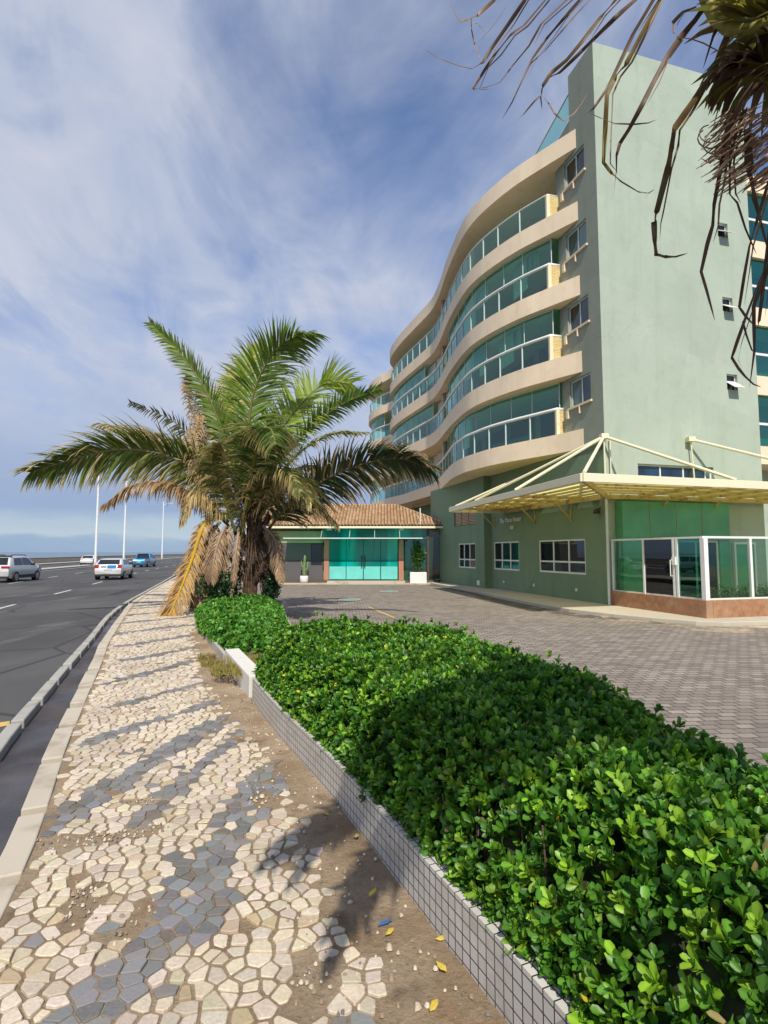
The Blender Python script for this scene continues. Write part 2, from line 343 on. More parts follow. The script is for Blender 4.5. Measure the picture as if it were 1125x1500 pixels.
# --- wave-pattern stone pavement (irregular hand cut stones)
BANDS=[([(-.80,5.1),(-.89,4.43),(-.93,3.92),(-1.0,3.2),(-.98,2.71),(-1.07,2.43),(-1.22,2.0),(-1.4,1.6)],.155),
       ([(-1.30,5.75),(-1.44,5.02),(-1.55,4.27),(-1.60,3.6)],.085),([(-1.68,5.9),(-1.92,4.88),(-2.03,4.27),(-2.12,3.6)],.115),
       ([(-1.9,6.75),(-2.08,6.3),(-2.41,5.8),(-2.75,5.1)],.075),([(-2.3,7.6),(-2.75,6.9),(-3.1,6.3)],.06),([(-2.9,9.1),(-3.17,8.68),(-3.73,7.33)],.09),
       ([(-3.35,10.5),(-3.55,9.99),(-4.22,8.91)],.10),([(-3.9,12.0),(-4.06,11.57),(-4.89,10.3)],.12),([(.30,1.75),(-.12,2.12),(-.30,1.6)],.14)]
for k in range(9): BANDS.append(([(-4.6-.62*k,13.4+1.7*k),(-4.95-.62*k,12.9+1.7*k),(-5.9-.66*k,11.7+1.75*k)],.14))
BARE=[(-1.93,3.43,.20,.11),(-1.72,3.47,.14,.09),(-1.47,2.76,.10,.16),(-1.55,2.92,.08,.08),(-1.20,2.72,.07,.15),(-.85,3.98,.12,.10),(-1.50,3.55,.12,.08),(-1.72,3.95,.14,.06),(-.30,2.35,.10,.2)]
EDGE=[(.10,1.0),(.04,2.14),(-.14,2.48),(-.36,2.96),(-.47,3.35),(-.58,3.68),(-1.06,4.9),(-1.86,6.14),(-2.45,7.4),(-3.2,9.32),(-4.2,11.8),(-5.1,15),(-7,22),(-9.3,30),(-11,34)]
def xat(path,y):
    for a,b in zip(path,path[1:]):
        if a[1]<=y<=b[1]: return a[0]+(b[0]-a[0])*(y-a[1])/(b[1]-a[1]+1e-9)
    return None
def dseg(px,py,a,b):
    ax,ay=a; bx,by=b; dx,dy=bx-ax,by-ay; q=max(0,min(1,((px-ax)*dx+(py-ay)*dy)/(dx*dx+dy*dy+1e-12))); return math.hypot(px-ax-q*dx,py-ay-q*dy)
def clip(poly,mx,my,nx,ny):
    out=[]; n=len(poly); d=[(p[0]-mx)*nx+(p[1]-my)*ny for p in poly]
    for i in range(n):
        j=(i+1)%n
        if d[i]<=0: out.append(poly[i])
        if (d[i]<0)!=(d[j]<0) and d[i]!=d[j]:
            s=d[i]/(d[i]-d[j]); out.append((poly[i][0]+(poly[j][0]-poly[i][0])*s,poly[i][1]+(poly[j][1]-poly[i][1])*s))
    return out
def pave():
    rnd=random.Random(5); mb=MB()
    v=1.0
    # grid in (along,across): rows follow the pavement direction
    rows=[]; y=.8
    while y<33:
        s=.068 if y<7 else (.082 if y<14 else .12)
        a=xat(BORD,y); b=xat(EDGE,y)
        if a is None or b is None: y+=s; continue
        w=.092*s/.068; n=max(1,int((b-a)/w)); off=rnd.random()*w
        row=[]
        for k in range(-1,n+2):
            row.append((a+off+k*w+rnd.uniform(-.36,.36)*w, y+rnd.uniform(-.36,.36)*s+.10*(k*w)*1.0))
        rows.append((row,s)); y+=s
    for ri,(row,s) in enumerate(rows):
        near=[q for rr in rows[max(0,ri-4):ri+5] for q in rr[0]]
        for (x,y) in row:
            bx=xat(BORD,y)
            ex=xat(EDGE,y)
            if bx is None or ex is None or x<bx+.03 or x>ex+.10: continue
            fx=ex-x
            if fx<.0 and rnd.random()<.45+(-fx*3): continue
            if fx<.12 and rnd.random()<.15: continue
            bare=False
            for (cx,cy,rx,ry) in BARE:
                if ((x-cx)/rx)**2+((y-cy)/ry)**2<1: bare=True
            if bare or rnd.random()<.012: continue
            poly=[(x-s*1.7,y-s*1.7),(x+s*1.7,y-s*1.7),(x+s*1.7,y+s*1.7),(x-s*1.7,y+s*1.7)]
            for q in near:
                dx,dy=q[0]-x,q[1]-y; d2=dx*dx+dy*dy
                if 1e-8<d2<(3.6*s)**2:
                    poly=clip(poly,x+dx/2,y+dy/2,dx,dy)
                    if len(poly)<3: break
            if len(poly)<3: continue
            poly=[p for i,p in enumerate(poly) if math.hypot(p[0]-poly[i-1][0],p[1]-poly[i-1][1])>.012]
            if len(poly)<3: continue
            cx=sum(p[0] for p in poly)/len(poly); cy=sum(p[1] for p in poly)/len(poly)
            if cx<bx+.035: continue
            dark=min(dseg(cx,cy,a,b)-w*(1+.2*math.sin(5*cy)) for l,w in BANDS for a,b in zip(l,l[1:]))<0
            if rnd.random()<.012: dark=not dark
            if dark: c=np.array((.165,.18,.195))*rnd.uniform(.65,1.35)*np.array((rnd.uniform(.92,1.12),1,rnd.uniform(.92,1.1)))
            else: c=np.array((.65,.57,.46))*rnd.uniform(.78,1.13)*np.array((1,rnd.uniform(.95,1.03),rnd.uniform(.88,1.06)))
            if rnd.random()<.06: c=c*np.array((.8,.72,.62))
            c=tuple(c); g=rnd.uniform(.0045,.0115)*(1 if y<8 else 1.3)*(.55 if dark else 1)
            zt=rnd.uniform(-.003,.002); tx,ty=rnd.uniform(-.03,.03),rnd.uniform(-.03,.03)
            def ins(k):
                o=[]
                for p in poly:
                    dx,dy=p[0]-cx,p[1]-cy; L=math.hypot(dx,dy); f=max(.3,(L-k)/L); o.append((cx+dx*f,cy+dy*f))
                return o
            # round the corners a little
            def rnd_poly(pp):
                o=[]; n=len(pp)
                for i in range(n):
                    a,b,d=pp[i-1],pp[i],pp[(i+1)%n]
                    o.append((b[0]+(a[0]-b[0])*.08,b[1]+(a[1]-b[1])*.08)); o.append((b[0]+(d[0]-b[0])*.08,b[1]+(d[1]-b[1])*.08))
                return o
            lo=rnd_poly(ins(g*1.15)); mid=rnd_poly(ins(g*1.25)); hi=rnd_poly(ins(g*1.25+.0035)); n=len(lo)
            def zz(p,h): return h+zt+(p[0]-cx)*tx+(p[1]-cy)*ty
            vs=[(p[0],p[1],-.03) for p in lo]+[(p[0],p[1],zz(p,-.007)) for p in mid]+[(p[0],p[1],zz(p,-.004)) for p in hi]
            fs=[(i,(i+1)%n,n+(i+1)%n,n+i) for i in range(n)]+[(n+i,n+(i+1)%n,2*n+(i+1)%n,2*n+i) for i in range(n)]+[tuple(range(2*n,3*n))]
            mb.add(vs,fs,0,c)
    t=NT('hand_cut_paving_stone'); a=t.n('ShaderNodeAttribute',attribute_name='col'); f=t.noise(55,detail=8,rough=.7)
    c=t.mix(t.ramp(f,.35,.75),a.outputs['Color'],t.mix(.5,a.outputs['Color'],(.30,.23,.16))); c=t.mix(t.math('MULTIPLY',t.ramp(t.noise(1.7,detail=6),.5,.72),.4),c,(.27,.21,.15))
    t.bsdf(c,.75,0,.3,t.bump(f,.5,.012))
    return mb.build('pavement_stones',t.m,kind='structure',color=True)
pave()
# --- courtyard paving
t=NT('block_paving'); vec=t.pos((1,1,1),(0,0,R(-4))); b=t.n('ShaderNodeTexBrick'); nz=t.n('ShaderNodeTexNoise'); t.l(t.pos(),nz.inputs[0]); nz.inputs['Scale'].default_value=3
t.l(t.mix(.025,vec,nz.outputs['Color'],'LINEAR_LIGHT'),b.inputs[0]); b.inputs['Scale'].default_value=1; b.inputs['Brick Width'].default_value=.23; b.inputs['Row Height'].default_value=.15; b.inputs['Mortar Size'].default_value=.017; b.inputs['Mortar Smooth'].default_value=.7
b.inputs['Color1'].default_value=(.21,.18,.152,1); b.inputs['Color2'].default_value=(.36,.31,.262,1); b.inputs['Mortar'].default_value=(.075,.063,.053,1); b.inputs['Bias'].default_value=0
f=t.noise(45,detail=7); c=t.mix(t.math('MULTIPLY',t.ramp(f,.4,.7),.4),b.outputs[0],(.15,.12,.105)); c=t.mix(t.math('MULTIPLY',t.ramp(t.noise(.35,t.pos((1,1.6,1)),detail=7,rough=.6),.48,.7),.55),c,(.17,.145,.125)); c=t.mix(t.math('MULTIPLY',t.ramp(t.noise(.6,detail=7,rough=.65),.6,.74),.5),c,(.42,.34,.25))
c=t.mix(t.math('MULTIPLY',t.ramp(t.noise(1.1,t.pos((.5,2.2,1),(0,0,.5)),detail=5),.58,.72),.5),c,(.12,.10,.09)); t.bsdf(c,.9,0,.2,t.bump(b.outputs[1],-1,.05)); M['blocks']=t.m
mb=MB(); mb.add([(-9,6,LOT),(-1,-8,LOT),(40,-8,LOT),(40,40,LOT),(-14,40,LOT),(-10.5,22,LOT)],[(0,1,2,3,4,5)]); 
lot=mb.build('courtyard',M['blocks'],kind='structure')
# platform / walkway by the building
plat=[(19,1.5),(15.5,1.3),(11,1.45),(7.9,1.62),(5,2.0),(2.5,2.2),(.8,2.3),(-.8,2.25),(-2.5,1.8),(-3.6,1.35),(-4.6,.75),(-5.0,.2),(-5.1,-1),(-5.2,-12)]
pts=[W(a,b,0) for a,b in plat]+[W(19,-2,0)]*0+[W(6,-12,0),W(19,-.5,0)]
mb=MB(); mb.prism([(p.x,p.y) for p in pts],-.44,PLAT)
mb.build('walkway',plaster('walkway_cement',(.50,.45,.36),(.75,.7,.62),.4,False),kind='structure',bevel=.02)
t=NT('dark_ragged_strip'); tr=t.n('ShaderNodeBsdfTransparent'); p=t.bsdf(t.mix(t.noise(6,detail=6),(.085,.07,.055),(.14,.115,.09)),.9,link=False); mx=t.n('ShaderNodeMixShader')
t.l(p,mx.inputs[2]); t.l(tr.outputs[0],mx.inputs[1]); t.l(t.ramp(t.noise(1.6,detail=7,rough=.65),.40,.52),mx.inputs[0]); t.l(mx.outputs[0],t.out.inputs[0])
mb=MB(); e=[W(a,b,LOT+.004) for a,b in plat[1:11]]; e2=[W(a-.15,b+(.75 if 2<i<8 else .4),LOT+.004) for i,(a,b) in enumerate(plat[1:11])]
mb.strip(e,e2); mb.build('courtyard_dark_strip',t.m,kind='structure')  # dark strip with ragged noise edges, laid along the walkway
# sandy skirt where blocks meet the walkway
t=NT('sand_drift'); tr=t.n('ShaderNodeBsdfTransparent'); p=t.bsdf((.52,.42,.30),.95,link=False); mx=t.n('ShaderNodeMixShader'); t.l(p,mx.inputs[2]); t.l(tr.outputs[0],mx.inputs[1]); t.l(t.ramp(t.noise(.9,detail=8,rough=.65),.42,.62),mx.inputs[0]); t.l(mx.outputs[0],t.out.inputs[0])
mb=MB(); a=[(-1.5,1.6),(-2.5,1.9),(-3.6,1.5),(-4.6,.9),(-5.1,.2),(-5.2,-1),(-5.3,-9)]; e=[W(x,y,LOT+.008) for x,y in a]; e2=[W(x-1.1,y+.7,LOT+.008) for x,y in a]; mb.strip(e,e2); mb.build('sand_drift',t.m,kind='structure')
# ------------------------------------------------------------------ the apartment building
CUR=[(1.17,-.02),(2.0,.38),(2.77,.74),(3.9,1.24),(5.3,1.66),(6.8,1.93),(8.3,1.94),(10.5,1.64),(12.5,1.27),(15,.74),(17.1,.48),(19.6,.6),(23.1,.79),(25.9,.74),(27.8,.38),(29.3,-.4),(30.8,-.85),(32.3,-.7),(33.8,-.25),(35.4,.0),(37.2,-.05),(39,-.5),(40.4,-1.3),(41.0,-2.4)]
CUR0=[(1.17,-.02),(2.3,.32),(3.54,.78),(4.9,1.3),(6.3,1.7),(7.9,1.88),(8.9,1.9),(10.8,1.66),(12.5,1.25),(14.9,.62),(17.2,.1),(19.8,-.4),(22.4,-.42),(26.7,-.42),(29.6,-.1),(33,-.05),(36,-.05),(39,-.5),(40.4,-1.3),(41.0,-2.4)]
CS=[tuple(p) for p in spline(CUR,240)]; CS0=[tuple(p) for p in spline(CUR0,240)]
def inset(c,d):            # move a facade curve inwards (towards -v)
    out=[]; n=len(c)
    for i in range(n):
        a=c[max(i-1,0)]; b=c[min(i+1,n-1)]; tx,tv=b[0]-a[0],b[1]-a[1]; l=math.hypot(tx,tv); out.append((c[i][0]+tv/l*d,c[i][1]-tx/l*d))
    return out
B=thing('apartment_building','pale green seaside apartment block with wavy cream balconies and tall blank end wall','building',tuple(W(0,0,0)))
fr=lambda a,b,z:W(a,b,z)
TOP=19.28
# blank end wall (faces the courtyard) with its four openings cut as a frame of slabs
def wallplane(mb,w0,w1,z0,z1,holes,front=0.0,back=.35):
    xs=sorted({w0,w1,*[h[0] for h in holes],*[h[1] for h in holes]}); zs=sorted({z0,z1,*[h[2] for h in holes],*[h[3] for h in holes]})
    for i in range(len(xs)-1):
        for j in range(len(zs)-1):
            cx=(xs[i]+xs[i+1])/2; cz=(zs[j]+zs[j+1])/2
            if any(h[0]<cx<h[1] and h[2]<cz<h[3] for h in holes): continue
            vs=[W(front,-xs[i],zs[j]),W(front,-xs[i+1],zs[j]),W(front,-xs[i+1],zs[j+1]),W(front,-xs[i],zs[j+1])]
            mb.add(vs,[(0,1,2,3)])
    for h in holes:        # reveals
        a=[W(front,-h[0],h[2]),W(front,-h[1],h[2]),W(front,-h[1],h[3]),W(front,-h[0],h[3])]; b=[W(back,-h[0],h[2]),W(back,-h[1],h[2]),W(back,-h[1],h[3]),W(back,-h[0],h[3])]
        mb.add(a+b,[(i,(i+1)%4,4+(i+1)%4,4+i) for i in range(4)])
HOP=[(5.83,6.36,14.86,15.48),(5.9,6.43,11.66,12.27),(5.93,6.48,8.36,9.02)]
STRIP=(1.45,5.04,4.15,5.12)
mb=MB(); wallplane(mb,0,7.52,LOT,21.97,HOP+[STRIP])
mb.add([W(0,-7.52,LOT),W(1.64,-7.52,LOT),W(1.64,-7.52,21.97),W(0,-7.52,21.97)],[(0,1,2,3)])
mb.add([W(0,0,21.97),W(0,-7.52,21.97),W(1.64,-7.52,21.97),W(1.64,0,21.97)],[(0,1,2,3)])
mb.add([W(1.64,0,TOP-.5),W(1.64,-7.52,TOP-.5),W(1.64,-7.52,21.97),W(1.64,0,21.97)],[(0,3,2,1)])
mb.build('end_wall',M['mint'],B)
# side strip of wall with one window per floor
def sidehole(mb,u0,u1,z0,z1,holes,v=0.0,back=-.22):
    xs=sorted({u0,u1,*[h[0] for h in holes],*[h[1] for h in holes]}); zs=sorted({z0,z1,*[h[2] for h in holes],*[h[3] for h in holes]})
    for i in range(len(xs)-1):
        for j in range(len(zs)-1):
            cx=(xs[i]+xs[i+1])/2; cz=(zs[j]+zs[j+1])/2
            if any(h[0]<cx<h[1] and h[2]<cz<h[3] for h in holes): continue
            mb.add([W(xs[i],v,zs[j]),W(xs[i+1],v,zs[j]),W(xs[i+1],v,zs[j+1]),W(xs[i],v,zs[j+1])],[(0,3,2,1)])
    for h in holes:
        a=[W(h[0],v,h[2]),W(h[1],v,h[2]),W(h[1],v,h[3]),W(h[0],v,h[3])]; b=[W(h[0],back,h[2]),W(h[1],back,h[2]),W(h[1],back,h[3]),W(h[0],back,h[3])]
        mb.add(a+b,[(i,4+i,4+(i+1)%4,(i+1)%4) for i in range(4)])
M['blind']=plain('pale_blind',(.66,.66,.58),.8)
FL=[6.66,9.83,12.98,16.13]                  # tops of the four balcony slabs
SW=[(.72,2.08,z+1.03,z+2.14) for z in FL]
mb=MB(); sidehole(mb,0,2.72,5.6,TOP,SW); mb.add([W(0,0,TOP),W(1.64,0,TOP),W(1.64,0,21.97),W(0,0,21.97)],[(0,3,2,1)])
mb.add([W(2.72,0,5.6),W(2.72,-1.6,5.6),W(2.72,-1.6,TOP),W(2.72,0,TOP)],[(0,3,2,1)])
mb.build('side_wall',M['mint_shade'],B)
def frameset(name,box,pt,cols,rows,wid,dep,mf,mp,parent=B,panes=None):
    """window in a plane: pt(a,d,z) maps along/out/up"""
    a0,a1,z0,z1=box; f=MB(); ys=[(a0,a0+wid),(a1-wid,a1)]
    xs=[a0+wid/2]+[a0+(a1-a0)*c for c in cols]+[a1-wid/2]; zs=[z0+wid/2]+[z0+(z1-z0)*r for r in rows]+[z1-wid/2]
    for z in (zs[0],zs[-1],*zs[1:-1]): f.box((a0,-dep/2,z-wid/2),(a1,dep/2,z+wid/2),pt)
    for i,x in enumerate(xs): 
        f.box((x-wid/2,-dep/2+.002,z0+wid),(x+wid/2,dep/2-.002,z1-wid),pt)
    w=f.build(name,mf,parent)
    k=0
    for i in range(len(xs)-1):
        for j in range(len(zs)-1):
            p=MB(); p.box((xs[i]+wid/2,-.008,zs[j]+wid/2),(xs[i+1]-wid/2,.008,zs[j+1]-wid/2),pt)
            m=mp[k%len(mp)] if isinstance(mp,list) else mp; k+=1
            p.build('pane',m,w)
    return w
pane_sets=[[M['winglass'],M['curtain']],[M['winglass'],M['brownglass']],[M['curtain'],M['curtain']],[M['brownglass'],M['brownglass']]]
for h,ps in zip(SW,pane_sets):
    wdw=frameset('window',h,lambda a,d,z:W(a,-.12+d,z),[.47],[],.055,.07,M['alu'],ps)
    mb=MB(); mb.box((h[0]-.08,-.02,h[2]-.08),(h[1]+.08,.08,h[2]-.001),fr); mb.box((1.35,.0,h[2]-.38),(1.38,.10,h[2]-.08),fr); mb.box((h[1]+.02,.0,h[2]-.42),(h[1]+.16,.11,h[2]-.082),fr); mb.build('sill',M['cream'],wdw)
for h in HOP:
    wdw=frameset('hopper_window',(h[0],h[1],h[2],h[3]),lambda a,d,z:W(.14+d,-a,z),[],[],.03,.05,M['white'],M['doorglass'])
    mb=MB(); zt=h[3]-.28; out=.34
    P=[W(.10,-h[0]-.03,zt),W(.10,-h[1]+.03,zt),W(-out,-h[1]+.03,h[2]+.02),W(-out,-h[0]-.03,h[2]+.02)]
    mb.tube([P[0],P[1]],.018,6); mb.tube([P[1],P[2]],.018,6); mb.tube([P[2],P[3]],.018,6); mb.tube([P[3],P[0]],.018,6); mb.add(P,[(0,1,2,3)]); mb.build('sash',M['white'],wdw)
frameset('strip_window',STRIP,lambda a,d,z:W(.16+d,-a,z),[.315,.62,.92],[],.06,.08,M['white'],[M['blueglass'],M['blueglass'],M['winglass'],M['curtain']])
# core of the building behind the balconies
def backwall():
    mb=MB(); c=[(2.72,-1.55)]+[(u,min(-1.5,v-2.0)) for u,v in CS if u>3.0 and u<40.6]+[(41,-3.2)]
    c=c[::4]+[c[-1]]
    mb.strip([W(u,v,5.6) for u,v in c],[W(u,v,TOP-.02) for u,v in c]); 
    mb.add([W(41,-3.2,5.6),W(41,-14,5.6),W(41,-14,TOP-.02),W(41,-3.2,TOP-.02)],[(0,1,2,3)])
    return mb.build('recessed_wall',M['beige'],B),c
bw,bc=backwall()
mb=MB()
for zf in FL:              # sliding doors in the recessed wall
    u=4.2
    while u<38:
        if not 14.5<u<17.5:
            v=min(-1.5,np.interp(u+1.2,[p[0] for p in CS],[p[1] for p in CS])-2.0)+.10
            mb=MB(); mb.box((u,v-.04,zf+.02),(u+2.4,v,zf+2.1),fr); mb.build('balcony_door',M['doorglass'],B)
        u+=3.1
# dividing walls between flats at the waists of the curve
mb=MB()
for u0 in (15.4,29.6):
    for z in FL: mb=MB(); mb.box((u0,-3.3,z-.0),(u0+.25,np.interp(u0,[p[0] for p in CS],[p[1] for p in CS])-.35,z+2.32),fr); mb.build('dividing_wall',M['beige'],B)
# roof deck
mb=MB(); mb.add([W(1.64,-.3,TOP-.03),W(41,-2.6,TOP-.03),W(41,-14,TOP-.03),W(1.64,-14,TOP-.03)],[(0,1,2,3)]); mb.build('roof_deck',M['concrete'],B)
slab_z=[(5.86,6.66),(8.97,9.83),(12.16,12.98),(15.33,16.13)]
def slab(curve,z0,z1,name='balcony'):
    c=curve; inn=[(u,min(-1.5,v-2.4)) for u,v in c]; n=len(c)
    mb=MB(); vs=[W(u,v,z) for z in (z0,z1) for (u,v) in c]+[W(u,v,z) for z in (z0,z1) for (u,v) in inn]
    f=[]
    for i in range(n-1): f+=[(i,i+1,n+i+1,n+i),(2*n+i,2*n+i+1,i+1,i),(n+i,n+i+1,3*n+i+1,3*n+i)]
    f+=[(0,n,3*n,2*n),(n-1,3*n-1,4*n-1,2*n-1)]
    mb.add(vs,f); return mb.build(name,M['cream'],B)
def along(curve,u): 
    us=[p[0] for p in curve]; return np.interp(u,us,[p[1] for p in curve])
def cpath(curve,u0,u1,step=.25):
    n=int((u1-u0)/step); return [(u0+(u1-u0)*i/n,float(along(curve,u0+(u1-u0)*i/n))) for i in range(n+1)]
slab(CS,18.46,TOP,'roof_slab')
HR=1.12
U0=2.62
for k,(z0,z1) in enumerate(slab_z):
    curve=CS0 if k==0 else CS
    s=slab(curve,z0,z1)
    rc=inset(curve,.16); us=[p[0] for p in rc]
    rail=[p for p in cpath(rc,U0,40.2,.22)]
    # handrail
    mb=MB(); rr=.075 if k<3 else .04
    ext=[(U0,-.02)]+rail
    mb.tube([W(a,b,z1+HR) for a,b in ext],rr,8); mb.build('handrail',M['white'] if k<3 else M['alu'],s,smooth=True)
    # glass below the rail, with its posts
    mb=MB(); 
    mb.strip([W(a,b,z1-.02) for a,b in rail],[W(a,b,z1+HR-.04) for a,b in rail]); mb.build('railing_glass',M['railglass'],s)
    mb=MB(); L=0; nxt=0
    for (a,b),(a2,b2) in zip(rail,rail[1:]):
        if L>=nxt:
            if a<29.5 or a>33: mb=MB(); mb.box((a-.022,b-.03,z1),(a+.022,b+.035,z1+HR-.04),fr); mb.build('railing_post',M['alu'],s)
            nxt+=1.32
        L+=math.hypot(a2-a,b2-b)
    # yellow mosaic pier closing the near end
    vE=rail[0][1]
    mb=MB(); mb.box((U0-.06,-.03,z1-.01),(U0+.10,vE+.06,z1+HR-.06),fr); mb.build('pier',M['mosaic'],s)
    mb=MB(); mb.box((U0-.09,vE-.06,z1),(U0+.0,vE+.10,z1+HR-.05),fr); mb.build('pier_edge',M['cream_steel'],s)
    if k<3:                # glazed-in balconies
        up=slab_z[k+1][0]; gi=inset(curve,.30); segs=[(U0+.02,13.6),(17.6,28.6),(33.4,40.0)]
        if k==0: segs=[(U0+.02,16.2),(21.5,28.0),(33.4,40.0)]
        if k==2: segs=[(U0+.02,13.2),(19.0,28.6),(33.4,40.0)]
        for si,(a0,a1) in enumerate(segs):
            g=cpath(gi,a0,a1,.22); mb=MB(); mb.strip([W(a,b,z1+HR-.02) for a,b in g],[W(a,b,up+.01) for a,b in g])
            if si==0: mb.add([W(g[0][0],-.02,z1+HR),W(g[0][0],g[0][1],z1+HR),W(g[0][0],g[0][1],up+.01),W(g[0][0],-.02,up+.01)],[(0,1,2,3)])
            gz=mb.build('glazing',M['glazing'],s)
            mb=MB(); L=0; nxt=0
            for (a,b),(a2,b2) in zip(g,g[1:]):
                if L>=nxt:
                    mb=MB(); mb.box((a-.012,b-.015,z1+HR),(a+.012,b+.02,up),fr); mb.build('glazing_bar',M['alu'],s); nxt+=1.3 if si==0 else 1.9
                L+=math.hypot(a2-a,b2-b)
            mb=MB(); mb.tube([W(a,b,up-.03) for a,b in g],.03,6); mb.build('glazing_rail',M['alu'],s)
    # blinds and furniture behind the glass, different on every floor
    rnd=random.Random(k+3)
    for j in range(20):
        a=rnd.uniform(3.5,27); 
        if k<3 and rnd.random()<.8:
            b=float(along(curve,a))-.7; h=rnd.uniform(.5,1.5); mb=MB(); mb.box((a,b-.02,z1+2.25-h),(a+rnd.uniform(.6,1.6),b,z1+2.25),fr); mb.build('blind',M['blind'],s)
# terrace glass above the roof slab
mb=MB(); g=[(1.66,-.04),(3.4,-.3),(5.5,-.62),(8,-1.6)]
mb.strip([W(a,b,20.1) for a,b in g],[W(a,b,21.22) for a,b in g]); tg=mb.build('terrace_glass',M['railglass'],B)
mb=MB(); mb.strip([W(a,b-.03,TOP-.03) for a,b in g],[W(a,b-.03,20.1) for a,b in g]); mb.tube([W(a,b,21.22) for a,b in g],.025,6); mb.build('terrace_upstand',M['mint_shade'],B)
# ground floor
GW=[(1.34,4.72,.86,2.28),(6.50,9.16,.84,2.28)]
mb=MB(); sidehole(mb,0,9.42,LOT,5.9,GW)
mb.build('ground_floor_wall',M['ground_green'],B)
VL=.42
GW2=[(10.55,12.9,.84,2.26)]; LV=(10.5,13.5,3.3,4.25)
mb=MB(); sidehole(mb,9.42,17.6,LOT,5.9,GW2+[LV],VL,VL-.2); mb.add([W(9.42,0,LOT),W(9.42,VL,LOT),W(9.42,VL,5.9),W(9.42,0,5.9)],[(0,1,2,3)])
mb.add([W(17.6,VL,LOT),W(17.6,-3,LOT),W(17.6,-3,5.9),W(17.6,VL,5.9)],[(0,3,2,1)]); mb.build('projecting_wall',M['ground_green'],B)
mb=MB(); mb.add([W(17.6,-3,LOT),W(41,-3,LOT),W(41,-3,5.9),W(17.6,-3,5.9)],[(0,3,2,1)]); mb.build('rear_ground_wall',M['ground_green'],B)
gp=[M['winglass'],M['doorglass'],M['winglass'],M['doorglass'],M['winglass'],M['doorglass']]
for h in GW: frameset('window',h,lambda a,d,z:W(a,-.07+d,z),[.335,.665],[.34],.07,.09,M['white'],gp)
for h in GW2: frameset('window',h,lambda a,d,z:W(a,VL-.07+d,z),[.335,.665],[.34],.07,.09,M['white'],gp)
mb=MB()
for i in range(3):
    a0=LV[0]+.05+i*.98
    for j in range(11): mb.box((a0,VL-.14,LV[2]+.04+j*.083),(a0+.88,VL-.05,LV[2]+.09+j*.083),fr)
lo=mb.build('louver_vent',M['louver'],B)
mb=MB(); mb.box((LV[0],VL-.19,LV[2]),(LV[1],VL-.16,LV[3]),fr); mb.build('vent_back',M['black'],lo)
# soffit over the ground floor under the first slab
mb=MB(); mb.add([W(0,-.05,5.88),W(17.6,-.05,5.88),W(17.6,-3.4,5.88),W(0,-3.4,5.88)],[(0,1,2,3)]); mb.build('soffit',M['beige'],B)
# bits on the wall: sockets, spotlights, lettering
mb=MB()
for a in (1.9,5.1,8.0): mb=MB(); mb.box((a,.0,.18),(a+.09,.05,.30),fr); mb.build('wall_socket',M['white'],B)
mb=MB(); mb.box((10.0,VL,-.05),(10.3,VL+.04,.2),fr); mb.build('meter_box',M['white'],B)
def text(body,size,loc,rot,mat,parent,name,extr=.012,align='LEFT'):
    cu=bpy.data.curves.new(name,'FONT'); cu.body=body; cu.size=size; cu.extrude=extr; cu.align_x=align
    o=bpy.data.objects.new(name,cu); COL.objects.link(o); bpy.context.view_layer.update()
    me=bpy.data.meshes.new_from_object(o.evaluated_get(bpy.context.evaluated_depsgraph_get())); bpy.data.objects.remove(o)
    ob=bpy.data.objects.new(name,me); COL.objects.link(ob); me.materials.append(mat)
    mtx=Matrix.Translation(loc)@rot.to_4x4(); me.transform(Matrix.Translation(-wloc(parent))@mtx if parent else mtx)
    if parent: ob.parent=parent
    return ob
# readable from the courtyard: x axis of the text runs towards -u, up is z, front faces +v
rot=Matrix((-UU,V((0,0,1)),NN)).transposed()
text('Sky Plaza Hotel',.34,W(8.35,.02,3.26),rot,M['white'],B,'wall_lettering').scale=(1,1,1)
text('100',.26,W(7.35,.02,2.88),rot,M['white'],B,'street_number')
# rear block of balconies to the right of the end wall
mb=MB(); mb.add([W(2.6,-7.5,LOT),W(2.6,-16,LOT),W(2.6,-16,TOP),W(2.6,-7.5,TOP)],[(0,1,2,3)]); mb.build('rear_wing_wall',M['mint'],B)
for k,(z0,z1) in enumerate(slab_z+[(18.46,19.28)]):
    mb=MB(); mb.box((1.15,-16,z0-.25),(2.6,-7.53,z1-.25),fr); s=mb.build('rear_balcony',M['cream'],B)
    if k<4:
        z=z1-.25
        mb=MB(); mb.box((1.22,-16,z),(1.24,-7.6,z+.95),fr); mb.build('railing_glass',M['railglass'],s)
        mb=MB(); mb.box((1.18,-16,z+.95),(1.28,-7.56,z+1.06),fr); mb.build('handrail',M['white'],s)
        mb=MB(); mb.box((1.30,-16,z+1.07),(1.32,-7.56,slab_z[k][1]+2.2 if k<3 else 18.2),fr); mb.build('glazing',M['glazing'],s)
